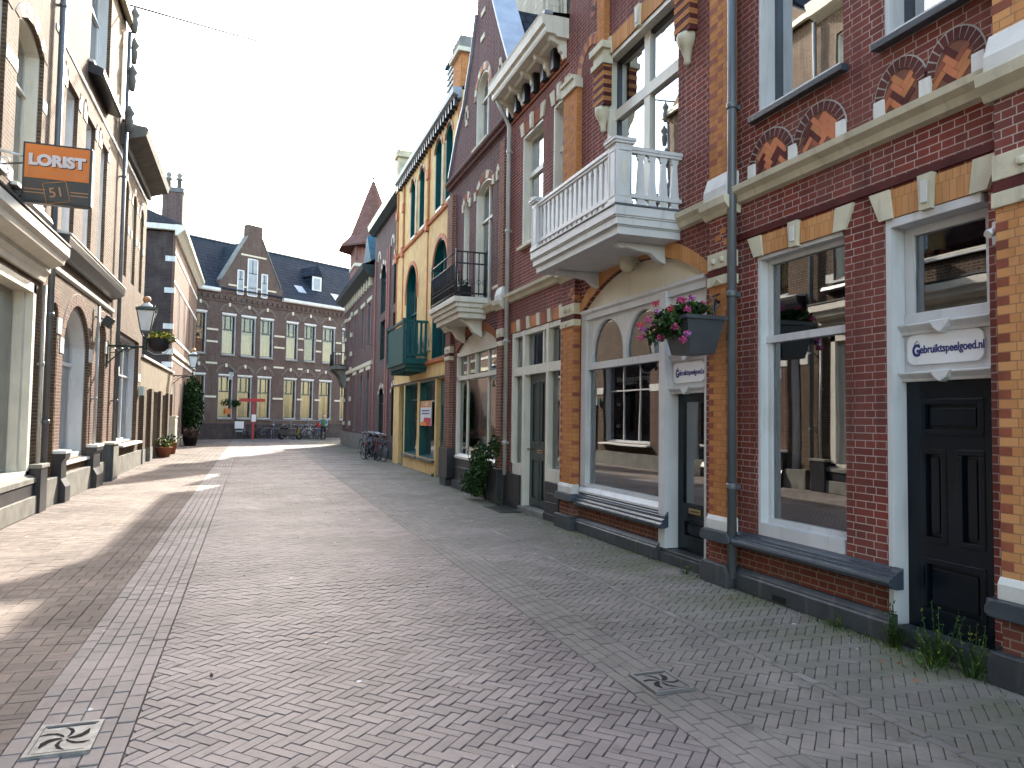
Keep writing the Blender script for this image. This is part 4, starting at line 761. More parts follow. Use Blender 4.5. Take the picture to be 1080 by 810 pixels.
for w in gw: window(G_, ff, *w[:4], rise=w[4] if len(w) > 4 else 0, mat='pipe_grey', ts=[w[3]-.8])
mold(ff, 35.4, 47.0, [(0, 8.5), (-.2, 8.5), (-.55, 8.75), (-.6, 9.0), (0, 9.2)], 'door_green', 'cornice', G_); mold(ff, 35.4, 46.8, [(0, 4.2), (-.08, 4.22), (-.1, 4.4), (0, 4.45)], 'stone_cream', 'string_course', G_)
mb = MB(ff); mb.box(35.4, 46.9, -.12, .02, 0, .8, 'concrete'); mb.build('plinth', G_)
mb = MB(ff); mb.prism([(-.5, 9.0), (3.5, 11.3), (8, 9.0)], 35.4, 46.0, 'slate', 's'); RG = mb.build('roof', G_); MB(ff).prism([(36, 9.3), (39, 9.3), (37.5, 10.9)], -.1, 3, 'teal_blue').build('dormer', RG)
TX, TY = 7.0, 47.2
mb = MB(); mb.box(TX-1.2, TX+1.2, TY-1.2, TY+1.2, 0, 12.6, 'tower_brick').box(TX-1.25, TX+1.25, TY-1.25, TY+1.25, 11.0, 11.2, 'stone_cream')
for z in (4.0, 5.6, 7.2, 8.6): mb.box(TX-1.24, TX+1.24, TY-1.24, TY+1.24, z, z+.18, 'stone_cream')
for x in (-1.15, 1.05): mb.box(TX+x, TX+x+.1, TY-1.28, TY-1.1, 11.4, 12.6, 'roof_brown')
TW = mb.build('tower', G_)
MB().lathe((TX, TY, 12.5), [(2.0, -.25), (2.0, -.12), (1.4, .55), (1.05, 1.5), (.55, 3.0), (.12, 4.2), (.05, 4.3)], 'roof_brown', 8, True).build('tower_roof', TW)
MB().tube([(TX, TY, 16.7), (TX, TY, 17.9)], .04, 'iron', 6, .012).lathe((TX, TY, 16.9), [(.03, 0), (.12, .1), (.03, .2)], 'iron', 8).build('finial', TW)
mb = MB(); mb.box(4.55, 5.3, 45.3, 47.6, 4.55, 4.75, 'concrete').prism([(4.6, 4.55), (5.4, 4.55), (5.4, 3.4), (5.2, 3.6), (5.0, 4.2)], 45.6, 46.0, 'concrete').prism([(4.6, 4.55), (5.4, 4.55), (5.4, 3.4), (5.2, 3.6), (5.0, 4.2)], 47.0, 47.4, 'concrete')
for z in (4.8, 5.55): mb.tube([(5.3, 45.35, z), (4.6, 45.35, z), (4.6, 47.55, z), (5.3, 47.55, z)], .03, 'iron', 5)
for k in range(12): mb.tube([(4.6, 45.35+k*.2, 4.75), (4.6, 45.35+k*.2, 5.55)], .015, 'iron', 4)
for k in range(4): mb.tube([(4.7+k*.17, 45.35, 4.75), (4.7+k*.17, 45.35, 5.55)], .015, 'iron', 4)
mb.build('balcony', G_)
# church tower behind the roofs
CT = thing('church_tower', (17.5, 40, 0), 'pale stone church tower behind the roofs of the brick houses', 'tower')
mb = MB(); mb.box(15.0, 20.0, 38, 43, 0, 34, 'church_stone')
for x in (15.0, 16.1, 17.3, 18.5, 19.7): mb.box(x-.18, x+.18, 37.75, 38.05, 5, 34, 'church_stone').box(x-.08, x+.08, 37.6, 37.8, 5, 34, 'church_stone')
mb.build('body', CT)
for x in (16.7, 18.0): MB().box(x-.3, x+.3, 37.9, 37.995, 20, 30, 'interior').build('window', CT)
# ------------------------------------------------------------------ left side, facade plane x = -3.5 (outward is -d, towards +x)
fl = FL(-3.5)
L1 = thing('florist_shop', (-3.5, 9, 0), 'tan brick shop at the left edge with big cream framed display window', 'shop')
lw = [(12.9, 14.35, 5.2, 7.95, .25), (10.3, 12.35, 5.2, 7.95, .3), (7.3, 9.3, 5.2, 7.95, .3), (12.9, 14.35, 9.3, 11.4), (10.3, 12.35, 9.3, 11.4)]
mb = MB(fl); wall(mb, -6, 15.0, 4.5, 12.5, 0, .55, lw, 'brick_tan'); wall(mb, -6, 15.0, 0, 4.5, 0, .55, [(9.5, 14.45, .55, 3.85), (2, 8.5, .55, 3.85)], 'brick_tan')
for w in lw[:3]:
    for z in (6.85, 5.15): mb.box(w[0]-.25, w[0], -.012, .01, z, z+.2, 'stone_white').box(w[1], w[1]+.25, -.012, .01, z, z+.2, 'stone_white')
    arch_ring(mb, (w[0]+w[1])/2, (w[1]-w[0])/2, w[3]-w[4], w[4], .22, -.012, .01, ['brick_tan', 'stone_white'], 9, .06, 'mortar')
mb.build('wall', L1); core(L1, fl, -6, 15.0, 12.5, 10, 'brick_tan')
for w in lw[:3]: window(L1, fl, *w[:4], rise=w[4], ts=[7.0], mat='cream_wood', sillm='stone_white', rec=.28, d0=.07, curtain=('curtain', 'both'))
for w in lw[3:]: window(L1, fl, *w, ts=[10.6], mat='cream_wood', sillm='stone_white', rec=.28, d0=.07)
for a, b in ((9.5, 14.45), (2, 8.5)):
    mb = MB(fl)
    for u, v in ((a, a+.16), (b-.16, b), ((a+b)/2, (a+b)/2+.08)): mb.box(u, v, -.01, .3, .55, 3.85, 'cream_wood')
    mb.box(a, b, -.01, .3, 3.7, 3.85, 'cream_wood').box(a, b, -.01, .3, .55, .72, 'cream_wood').box(b-.3, b-.16, .1, .3, .72, 3.7, 'cream_wood')
    mb.prism([(.1, .55), (-.12, .52), (-.12, .60), (.1, .70)], a-.05, b+.05, 'concrete', 's'); SF = mb.build('shopfront', L1); MB(fl).box(a+.16, b-.16, .24, .248, .72, 3.7, 'glass').build('pane', SF)
    mb = MB(fl); n = 30
    q = [(a+.3+(b-a-.6)*k/n, .42+.03*math.sin(k*1.7)) for k in range(n+1)]
    for u, v in zip(q[18:], q[19:]): mb.face([(u[0], u[1], .75), (v[0], v[1], .75), (v[0], v[1], 3.6), (u[0], u[1], 3.6)], 'frost', True)
    mb.build('curtain', SF, fixn=False)
mb = MB(fl); mb.prism([(0, 3.95), (-.06, 3.95), (-.08, 4.05), (-.14, 4.12), (-.14, 4.2), (-.34, 4.28), (-.36, 4.36), (-.42, 4.42), (-.42, 4.56), (-.38, 4.6), (0, 4.66)], -6, 14.75, 'cream_wood', 's'); mb.prism([(-.385, 4.6), (-.43, 4.6), (-.43, 4.63), (0, 4.70), (0, 4.665)], -6, 14.77, 'metal_dark', 's'); mb.build('fascia_cornice', L1)
mb = MB(fl); mb.box(-6, 15.0, -.14, .0, 0, .3, 'concrete').box(-6, 14.9, -.1, 0, .3, .5, 'black_paint').box(14.5, 14.95, -.18, 0, 0, .75, 'black_paint').box(14.45, 15, -.2, 0, .75, .82, 'concrete'); mb.build('plinth', L1, bevel=.01)
MB(fl).prism([(0, 4.93), (-.16, 4.9), (-.18, 4.96), (-.15, 5.04), (0, 5.06)], 12.9, 14.6, 'black_paint', 's').build('awning_box', L1)
mb = MB(fl); mb.prism([(0, 12), (-.3, 12.1), (-.4, 12.4), (0, 12.5)], -6, 15, 'cream_wood', 's').prism([(-.3, 12.5), (4, 15.5), (9, 12.5)], -6, 15, 'slate_dark', 's'); mb.build('roof', L1)
downpipe(L1, fl, 15.0, -.1, .55, 12.0, .055, 'pipe_grey', (1.5, 3.4, 6, 9)); downpipe(L1, fl, 14.72, -.07, .2, 3.9, .03, 'pipe_cream', (2.5,))
# L2
L2 = thing('brick_house', (-3.5, 18.7, 0), 'tall tan brick house with arched ground windows, dark cornice band and a gable with pinnacles', 'house')
h2 = [(15.5, 16.0, .1, 3.75, .25), (16.5, 19.0, .75, 3.95, .8), (19.9, 20.9, .1, 3.95, .45), (15.95, 16.95, 5.1, 8.1, .0), (17.75, 18.65, 5.1, 8.1, 0), (19.4, 20.2, 5.1, 8.1, 0), (17.8, 20.0, 9.35, 12.0)]
mb = MB(fl); wall(mb, 15.0, 22.2, 0, 12.2, 0, .55, h2, 'brick_tan')
for w in h2[:3]: arch_ring(mb, (w[0]+w[1])/2, (w[1]-w[0])/2, w[3]-w[4], w[4], .24, -.015, .01, ['brick_red_left'], 15, .06, 'mortar'); mb.box(w[0]-.28, w[0]+.002, -.02, .01, w[3]-w[4]-.3, w[3]-w[4], 'stone_white').box(w[1]-.002, w[1]+.28, -.02, .01, w[3]-w[4]-.3, w[3]-w[4], 'stone_white')
for a, b in ((16.05, 16.48), (19.05, 19.88), (20.95, 22.15)): mb.box(a, b, -.006, .01, .75, 3.1, 'brick_red_left')
for w in h2[3:6]: mb.prism([(w[0]-.1, 8.1), (w[1]+.1, 8.1), (w[1]+.2, 8.35), (w[0]-.2, 8.35)], -.02, .01, 'brick_red_left'); mb.box(w[0]-.3, w[0]-.02, -.02, .01, 7.9, 8.25, 'stone_white').box(w[1]+.02, w[1]+.25, -.02, .01, 7.9, 8.25, 'stone_white')
mb.box(15.0, 22.2, -.02, .01, 8.6, 8.7, 'stone_white')
mb.build('wall', L2); core(L2, fl, 15.0, 22.2, 12.2, 10, 'brick_tan')
window(L2, fl, *h2[0][:4], rise=.25, mat='white_wood', rec=.28, d0=.12); window(L2, fl, *h2[1][:4], rise=.8, mat='white_wood', rec=.36, d0=.08, lin=.1, sash=.07, ts=[2.75], ms=[17.75], bar=.08, sillm='stone_white', curtain=('frost', 'all', (.8, 2.6))); window(L2, fl, *h2[2][:4], rise=.45, mat='white_wood', rec=.3, d0=.12, lin=.08, ts=[2.9])
for w in h2[3:]: window(L2, fl, *w[:4], mat='white_wood', rec=.3, d0=.075, ts=[(w[2]+w[3])/2+.4], sillm='stone_white', curtain=('curtain', 'both'))
mb = MB(fl); mb.prism([(0, 9.02), (-.25, 8.95), (-.3, 9.0), (-.3, 9.12), (0, 9.25)], 17.7, 20.1, 'black_paint', 's'); mb.build('awning_box', L2)
mold(fl, 15.3, 21.6, [(0, 4.65), (-.1, 4.68), (-.28, 4.78), (-.3, 4.9), (-.3, 4.95), (0, 4.98)], 'black_paint', 'cornice_band', L2); mold(fl, 15.3, 21.6, [(0, 4.98), (-.32, 4.955), (-.32, 4.985), (0, 5.05)], 'stone_white', 'cornice_band', L2); mold(fl, 15.2, 21.6, [(0, 4.3), (-.06, 4.33), (-.07, 4.4), (0, 4.44)], 'stone_white', 'string_course', L2)
mb = MB(fl); mb.box(15.2, 22.2, -.12, 0, 0, .5, 'concrete')
for a, b in ((16.02, 16.45), (19.05, 19.85)): mb.prism([(0, 0), (-.24, 0), (-.24, .3), (-.16, .45), (-.16, .75), (-.22, .85), (-.22, .92), (0, .95)], a, b, 'black_paint', 's').box(a-.02, b+.02, -.235, 0, .92, .98, 'stone_white')
mb.build('plinth', L2, bevel=.01)
mb = MB(fl); mb.prism([(15.0, 12.2), (22.2, 12.2), (20.8, 13.4), (20.8, 14.5), (19.5, 15.5), (17.8, 15.5), (16.5, 14.5), (16.5, 13.4)], 0, .5, 'brick_tan'); mb.prism([(-.1, 12.2), (-.2, 12.2), (-.2, 12.35), (0, 12.35)], 15.0, 22.25, 'stone_cream', 's')
G2 = mb.build('gable', L2)
for s, z in ((21.7, 9.5), (21.9, 10.7), (22.0, 11.5), (21.9, 12.3)): MB(fl).lathe((s, -.22, z), [(.07, -.3), (.11, 0), (.07, .1), (.14, .2), (.08, .3), (.02, .42)], 'stone_grey', 8).build('pinnacle', G2)
MB(fl).prism([(15.2, 12.2), (22, 12.2), (18.6, 15.8)], .5, 9, 'slate_dark').build('roof', L2)
downpipe(L2, fl, 21.9, -.12, .1, 12, .05, 'pipe_grey', (2, 5, 8)); downpipe(L2, fl, 19.45, -.08, .3, 4.2, .03, 'pipe_cream', (2,))
# L3
L3 = thing('brick_house', (-3.5, 24.7, 0), 'tan brick house with deep eaves cornice beside the low plastered garage wall', 'house')
h3 = [(23.0, 26.7, .85, 4.0), (22.8, 23.6, 5.6, 8.3, .4), (24.3, 25.15, 5.6, 8.3, .4), (25.9, 26.7, 5.6, 8.3, .4)]
mb = MB(fl); wall(mb, 22.2, 27.4, 0, 9.3, 0, .55, h3, 'brick_tan')
for w in h3[1:]: arch_ring(mb, (w[0]+w[1])/2, (w[1]-w[0])/2, w[3]-w[4], w[4], .2, -.02, .01, ['stone_white', 'brick_red_left', 'brick_red_left', 'brick_red_left'], 9, .05, 'mortar'); mb.box(w[0]-.2, w[0], -.02, .01, 6.9, 7.1, 'stone_white').box(w[1], w[1]+.2, -.02, .01, 6.9, 7.1, 'stone_white')
mb.box(22.3, 22.95, -.006, .01, .9, 3.9, 'brick_red_left').box(22.2, 27.4, -.03, .01, 8.75, 8.85, 'stone_white').box(22.3, 23.0, -.02, .01, 2.75, 3.0, 'stone_white').box(26.7, 27.2, -.02, .01, 2.75, 3.0, 'stone_white').box(22.2, 27.4, -.1, 0, 0, .5, 'concrete')
mb.build('wall', L3); core(L3, fl, 22.2, 27.4, 9.3, 10, 'brick_black')
window(L3, fl, *h3[0], ts=[2.85], ms=[24.2, 25.4], mat='white_wood', rec=.3, d0=.12, sillm='stone_white', sill_d=.2)
for w in h3[1:]: window(L3, fl, *w[:4], rise=w[4], mat='cream_wood', rec=.3, d0=.075, ts=[7.2])
MB(fl).prism([(0, 8.95), (-.1, 8.95), (-.12, 9.1), (-.6, 9.25), (-.65, 9.45), (-.6, 9.5), (0, 9.55)], 22.0, 27.6, 'stone_grey', 's').build('cornice', L3); MB(fl).prism([(-.5, 9.5), (4, 11.2), (9, 9.5)], 22.1, 27.4, 'slate_dark', 's').build('roof', L3)
MB(fl).box(26.95, 27.05, -.16, -.02, 2.3, 2.6, 'frost').build('wall_box', L3)
# L4 low plastered wall with garage bays
L4 = thing('garage_block', (-3.5, 32.7, 0), 'low plastered block with garage doors between brown brick piers', 'garage')
mb = MB(fl); wall(mb, 27.4, 38.0, 0, 3.6, 0, .4, [(28.2, 29.3, .1, 2.55), (30.1, 32.2, .1, 2.55), (33.0, 35.0, .1, 2.5), (35.6, 36.8, .1, 2.5)], 'plaster_tan')
for a in (27.45, 29.4, 32.3, 35.1, 36.9): mb.box(a, a+.6, -.12, .01, 0, 2.6, 'brick_tan').box(a-.02, a+.62, -.14, .01, 0, .5, 'concrete')
mb.build('wall', L4); mb = MB(fl); mb.box(27.4, 38.0, -.08, .5, 3.6, 3.68, 'stone_white').face([(27.4, .4, 3.5), (38, .4, 3.5), (38, 9, 3.5), (27.4, 9, 3.5)], 'metal_dark'); mb.build('coping', L4)
for a, b in ((28.2, 29.3), (30.1, 32.2), (33.0, 35.0), (35.6, 36.8)): panel_door(L4, fl, a, b, .05, 2.5, .15, 'heather', [(a+.1, (a+b)/2-.05, .3, 2.3), ((a+b)/2+.05, b-.1, .3, 2.3)])
# L5 corner house, its gable wall faces the camera
f5 = FL(-3.6); L5 = thing('corner_house', (-3.6, 45, 0), 'corner house with pinkish street front, black side wall and tall twin-pot chimney', 'house')
h5 = [(40.2, 41.3, 5.4, 7.8), (43.5, 44.6, 5.4, 7.8), (47, 48.1, 5.4, 7.8), (50.5, 51.6, 5.4, 7.8), (39.2, 40.4, .2, 3.3, .3), (42.4, 43.6, 1, 3.3), (46.0, 47.2, 1, 3.3), (50, 51, 1, 3.3)]
mb = MB(f5); wall(mb, 38, 53, 0, 10.3, 0, .55, h5, 'brick_pink')
for z in (4.3, 5.3, 7.9, 9.3): mb.box(37.99, 53, -.03, .01, z, z+.14, 'stone_white')
mb.box(37.95, 53.05, -.08, .01, 4.6, 4.8, 'stone_cream').box(38, 53, -.08, 0, 0, .6, 'concrete'); mb.build('wall', L5)
for w in h5: window(L5, f5, *w[:4], rise=w[4] if len(w) > 4 else 0, mat='white_wood', ts=[w[3]-.7], rec=.25, d0=.1)
mb = MB(f5); mb.box(37.985, 52.99, .012, 9, 0, 10.29, 'brick_black').box(37.975, 38.1, -.02, .1, 0, 10.3, 'brick_pink')
for z in (3.9, 4.5, 5.7, 7.4, 8.9): mb.box(37.96, 38.2, -.04, .4, z, z+.25, 'stone_white')
mb.box(37.97, 38, 1.4, 1.46, 3.7, 10.2, 'pipe_grey'); mb.build('body', L5)
MB(f5).prism([(0, 10.1), (-.1, 10.1), (-.3, 10.3), (-.45, 10.4), (-.45, 10.6), (0, 10.62)], 37.7, 53.2, 'cream_wood', 's').box(37.7, 38, 0, 9, 10.35, 10.6, 'cream_wood').build('cornice', L5)
mb = MB(f5); a, b, e, q = (37.7, -.4, 10.6), (53.2, -.4, 10.6), (53.2, 9.2, 10.6), (37.7, 9.2, 10.6); r1, r2 = (41.5, 4.3, 13.2), (49.5, 4.3, 13.2)
for fc in ([a, b, r2, r1], [b, e, r2], [e, q, r1, r2], [q, a, r1]): mb.face(fc, 'slate_dark')
RF = mb.build('roof', L5); CH = MB().box(-4.75, -3.75, 42.6, 43.4, 10.6, 13.7, 'brick_purple').box(-4.8, -3.7, 42.55, 43.45, 13.5, 13.75, 'metal_dark').build('chimney', RF)
mb = MB(); 
for x in (-4.5, -3.98): mb.lathe((x, 43, 13.75), [(.13, 0), (.11, .5), (.2, .52), (.17, .6), (.1, .65), (.17, .8), (.05, .92)], 'concrete', 8)
mb.build('chimney_pot', RF)
# ------------------------------------------------------------------ school-like building closing the street (plane turned 32 degrees)
fE = Frame((1.41, 58.0), (.842, .539), (-.539, .842))
EB = thing('school_building', (1.41, 58, 0), 'wide dark brick building with slate roof and central gable closing the end of the street', 'building')
hu = [(-8.6, -7.55), (-6.3, -5.35), (-4.15, -3.1), (-2.65, -1.5), (-1.1, 0.0), (1.15, 2.2), (2.8, 3.85), (4.55, 5.75), (6.5, 7.6), (8.6, 9.7)]; hl = [(-8.6, -7.5), (-6.3, -5.3), (-4.3, -3.2), (-2.82, -1.7), (-1.2, -.08), (1.05, 2.15), (2.6, 3.75), (4.3, 5.5), (6.4, 7.5), (8.5, 9.6)]
H = [(a, b, 5.95, 8.8) for a, b in hu]+[(a, b, 1.45, 4.48) for a, b in hl]; HC = [h for h in H if -4.6 < h[0] < .5]; HG = [(-2.35, -1.5, 10.35, 13.1), (-3.15, -2.6, 10.35, 12.15), (-1.2, -.65, 10.35, 12.15)]
mb = MB(fE); wall(mb, -14, 16, 0, 10.35, 0, .5, H, 'brick_end')
for z in (5.3, 6.8, 7.65): mb.box(-14, 16, -.012, .01, z, z+.14, 'stone_cream') if False else None
piers = [(-7.5, -6.4), (-5.3, -4.45), (.1, 1.0), (2.25, 2.7), (3.9, 4.4), (5.85, 6.4)]
for a, b in piers:
    for z in (5.25, 6.75, 7.6, 2.9): mb.box(a, b, -.02, .01, z, z+.13, 'stone_cream')
for a, b, c, e in H:
    mb.box(a-.04, b+.04, -.03, .01, e, e+.12, 'stone_white') if c > 5 else mb.box(a-.04, b+.04, -.03, .01, e, e+.1, 'stone_white')
    arch_ring(mb, (a+b)/2, (b-a)/2+.03, e+.2, .42, .16, -.03, .01, ['brick_end'], 11, .1, 'mortar'); mb.box((a+b)/2-.08, (a+b)/2+.08, -.05, .01, e+.6, e+.85, 'stone_cream')
mb.box(-14, 16, -.06, .01, 9.7, 9.8, 'brick_end'); mb.box(-14, 16, -.1, .01, 0, 1.1, 'brick_black')
for k in range(70): a = -13.9+k*.43; mb.box(a, a+.2, -.1, .01, 9.85, 10.1, 'brick_end')
mb.build('wall', EB)
mb = MB(fE); mb.prism([(-4.5, 10.35), (-4.5, 11.2), (-4.3, 11.25), (-2.4, 14.6), (-2.4, 15.6), (-1.2, 15.6), (-1.2, 14.6), (.45, 11.25), (.65, 11.2), (.65, 10.35)], -.06, .5, 'brick_end')
for z, w_ in ((13.25, 1.3), (10.9, 2.45)): mb.box(-1.85-w_*.8, -1.85+w_*.8, -.075, 0, z, z+.12, 'stone_cream')
for a, b in (((-4.35, 11.25), (-2.42, 14.62)), ((.5, 11.25), (-1.18, 14.62))): mb.prism([a, b, (b[0], b[1]+.12), (a[0], a[1]+.12)], -.12, .55, 'concrete')
GA = mb.build('gable', EB)
for h in HG:
    mb = MB(fE); a, b, c, e = h
    for q in ((a, a+.08, c, e), (b-.08, b, c, e), (a, b, e-.08, e), (a, b, c, c+.08)): mb.box(q[0], q[1], -.1, -.05, q[2], q[3], 'white_wood')
    mb.box(a+.08, b-.08, -.09, -.06, c+(e-c)*.6, c+(e-c)*.6+.06, 'door_green').box((a+b)/2-.025, (a+b)/2+.025, -.09, -.06, c+(e-c)*.6, e-.08, 'door_green')
    w = mb.build('window', EB); MB(fE).box(a+.06, b-.06, -.075, -.068, c+.05, e-.05, 'frost_grey').build('pane', w)
core(EB, fE, -14, 16, 10.35, 12, 'brick_end', d=.9, inner='interior_warm')
for i, h in enumerate(H):
    a, b, c, e = h; lo = c < 5; t = c+(e-c)*.63; m_ = (a+b)/2
    w = window(EB, fE, a, b, c, e, ts=[t], ms=[], barm='door_green', mat='frame_far', sashm='door_green', rec=.16, lin=.07, sash=.05, glass='glass_far', sillm='concrete', bar=.09)
    mb = MB(fE)
    for q in (.3, .7): mb.box(a+(b-a)*q-.03, a+(b-a)*q+.03, .12, .158, t+.02, e-.1, 'door_green')
    mb.build('glazing_bar', w)
    mb = MB(fE); n = 12; q = [(a+.08+(b-a-.16)*k/n, .34+.03*math.sin(k*2+i)) for k in range(n+1)]; rr = random.random()
    for j, (u, v) in enumerate(zip(q, q[1:])):
        if (lo and (j < 1+5*rr or j > 7+2*math.sin(i*3))) or (not lo and i % 5 != 1): mb.face([(u[0], u[1], c+.1), (v[0], v[1], c+.1), (v[0], v[1], e-.1 if lo else c+(e-c)*(.5+.3*rr)), (u[0], u[1], e-.1 if lo else c+(e-c)*(.5+.3*rr))], 'curtain', True)
    mb.build('curtain', w, fixn=False)
for a, b in ((-14, -4.5), (.66, 16)): MB(fE).prism([(0, 10.3), (-.25, 10.32), (-.3, 10.4), (-.3, 10.58), (0, 10.6)], a, b, 'stone_white', 's').build('gutter', EB)
mb = MB(fE); mb.prism([(-.2, 10.6), (4.5, 15.0), (10, 10.6)], -14, 16, 'slate', 's').prism([(4.4, 15.0), (4.5, 15.12), (4.6, 15.0)], -14, 16, 'concrete', 's'); RF = mb.build('roof', EB)
MB(fE).prism([(-4.2, 11.2), (.4, 11.2), (-1.85, 14.6)], .5, 4, 'slate').build('gable_roof', EB)
dm = MB(fE); dm.box(4.25, 5.15, 1.2, 3.5, 11.8, 13.0, 'slate').box(4.25, 5.15, 1.14, 1.19, 11.8, 13.0, 'white_wood').box(4.4, 5.0, 1.12, 1.15, 11.95, 12.85, 'frost_grey').prism([(4.1, 13.0), (5.3, 13.0), (4.7, 13.9)], 1.1, 3.5, 'slate').tube([(4.7, 1.15, 13.8), (4.7, 1.15, 14.5)], .03, 'iron', 5); dm.build('dormer', RF)
for s, z in ((2.6, 11.4), (6.0, 11.2), (-7.0, 12.3)):
    d = (z-10.6)/4.4*4.7-.2; mb = MB(fE); mb.prism([(d-.06, z), (d+.6, z+.62), (d+.6, z+.54), (d, z-.02)], s, s+.75, 'zinc', 's'); mb.build('roof_window', RF)
MB(fE).tube([(-6.2, 4.5, 15), (-6.2, 4.5, 16)], .05, 'iron', 5).build('vent_pipe', RF)
# ------------------------------------------------------------------ florist sign
SG = thing('shop_sign', (-3.5, 12.3, 4.7), 'orange and charcoal projecting sign reading LORIST above the left shop', 'sign')
x0, x1, zb, zt, y = -3.2, -2.32, 4.72, 5.60, 12.3
BX = MB().box(x0, x1, y-.07, y+.07, zb, zt, 'black_paint').build('sign_box', SG, bevel=.01); MB().box(x1-.001, x1+.012, y-.06, y+.06, zb+.02, zt-.02, 'cream_wood').build('side_strip', SG)
MB().box(x0+.03, x1-.03, y-.078, y-.071, zb+.36, zt-.03, 'sign_orange').build('upper_panel', SG); MB().box(x0+.03, x1-.03, y-.078, y-.071, zb+.03, zb+.355, 'sign_charcoal').build('lower_panel', SG)
lettering('LORIST', .215, SG, ((x0+x1)/2-.005, y-.083, zt-.26), (1, 0, .0), (0, 0, 1), (0, -1, 0), 'letter_pink', .004, .012, sx=1.04); lettering('LORIST', .215, SG, ((x0+x1)/2+.007, y-.079, zt-.273), (1, 0, .0), (0, 0, 1), (0, -1, 0), 'black_paint', .002, .012, name='letter_shadow', sx=1.04)
mb = MB()
for k in range(8): x = x0+.07+k*.102; mb.box(x, x+.03, y-.0795, y-.078, zt-.44, zt-.415, 'copper_line')
for z in (zb+.19, zb+.14): mb.box(x0+.03, x0+.3, y-.0805, y-.078, z, z+.012, 'copper_line').box(x0+.62, x1-.03, y-.0805, y-.078, z, z+.012, 'copper_line')
cx, cz = x0+.44, zb+.17; a = R(12)
sq = [(cx+.15*(math.cos(a)*u-math.sin(a)*v), cz+.15*(math.sin(a)*u+math.cos(a)*v)) for u, v in ((-1, -1), (1, -1), (1, 1), (-1, 1))]
for p, q in zip(sq, sq[1:]+sq[:1]): mb.tube([(p[0], y-.08, p[1]), (q[0], y-.08, q[1])], .006, 'copper_line', 4)
mb.build('emblem_line', SG); lettering('51', .2, SG, (cx, y-.081, cz), (math.cos(a), 0, math.sin(a)), (-math.sin(a), 0, math.cos(a)), (0, -1, 0), 'copper_line', .002)
MB().tube([(-3.5, y, 5.45), (-3.2, y, 5.4)], .02, 'bracket_white').ring((-3.44, y, 5.3), .06, .012, 'bracket_white', 'd', 12, 5).ring((-3.42, y, 5.16), .045, .01, 'bracket_white', 'd', 12, 5).tube([(-3.5, y, 5.25), (-3.2, y, 5.3)], .012, 'iron').tube([(-3.5, y, 4.85), (-3.2, y, 4.8)], .02, 'iron').lathe((-3.42, y, 4.72), [(.02, 0), (.07, .05), (.06, .15), (.02, .18)], 'iron', 8).build('bracket', SG)
T = thing('floodlight', (-3.5, 19.5, 3.9), 'small black floodlight tilted on the wall above the arched door', 'floodlight')
MB().prism([(-3.24, 4.0), (-3.08, 3.9), (-3.2, 3.68), (-3.36, 3.8)], 19.35, 19.6, 'black_paint').build('housing', T, bevel=.01); MB().tube([(-3.5, 19.47, 3.95), (-3.3, 19.47, 3.9)], .02, 'iron').build('bracket', T)
# ------------------------------------------------------------------ street lamps
def wall_lamp(loc, reach, label):
    T = thing('wall_lantern', loc, label, 'street lamp', 'old lanterns along the street'); x, y, z = loc
    mb = MB().box(x, x+.04, y-.04, y+.04, z-.55, z+.12, 'lamp_green').tube([(x, y, z), (x+reach, y, z)], .03, 'lamp_green').tube([(x+.02, y, z-.45), (x+reach*.4, y, z-.1), (x+reach*.8, y, z-.02)], .018, 'lamp_green')
    for k in range(3): mb.ring((x+.14+k*.16*reach/.85, y, z-.11+.012*k), .07-.012*k, .012, 'lamp_green', 'd', 12, 5)
    mb.build('bracket', T); lx = x+reach
    mb = MB().lathe((lx, y, z-.1), [(.04, 0), (.05, .1), (.03, .2), (.06, .27), (.03, .3)], 'lamp_green', 8)
    for k in range(4):
        a = math.pi/4+math.pi/2*k; mb.tube([(lx, y, z+.2), (lx+.1*math.cos(a), y+.1*math.sin(a), z+.3), (lx+.16*math.cos(a), y+.16*math.sin(a), z+.42)], .012, 'lamp_green', 5)
        mb.tube([(lx+.16*math.cos(a), y+.16*math.sin(a), z+.42), (lx+.29*math.cos(a), y+.29*math.sin(a), z+.95)], .014, 'lamp_green', 5); mb.tube([(lx+.3*math.cos(a), y+.3*math.sin(a), z+.95), (lx+.31*math.cos(a), y+.31*math.sin(a), z+1.06)], .018, 'lamp_green', 5, .004)
    mb.lathe((lx, y, z+.40), [(.12, 0), (.12, .02)], 'lamp_green', 4, True).lathe((lx, y, z+.93), [(.23, 0), (.235, .04), (.17, .1)], 'lamp_green', 4, True).lathe((lx, y, z+1.03), [(.15, 0), (.13, .06), (.06, .11), (.05, .14)], 'bracket_white', 10); mb.build('lantern_frame', T)
    MB().lathe((lx, y, z+.42), [(.105, 0), (.2, .51)], 'lamp_glass', 4, True).build('lantern_glass', T)
    MB().lathe((lx, y, z+1.16), [(.05, 0), (.09, .02), (.1, .07), (.085, .13), (.03, .16)], 'copper_line', 10).build('finial', T); return T
wall_lamp((-3.5, 21.1, 3.42), .88, 'nearer green wall lantern with coppery top on a scrolled bracket'); wall_lamp((-3.6, 38.2, 3.52), .95, 'farther small wall lantern on the corner house beside the ivy')
T = thing('hanging_planter', (-2.2, 21.1, 3.2), 'dark planter of yellow-green flowers beyond the nearer wall lantern', 'planter', 'flower planters hung in the street')
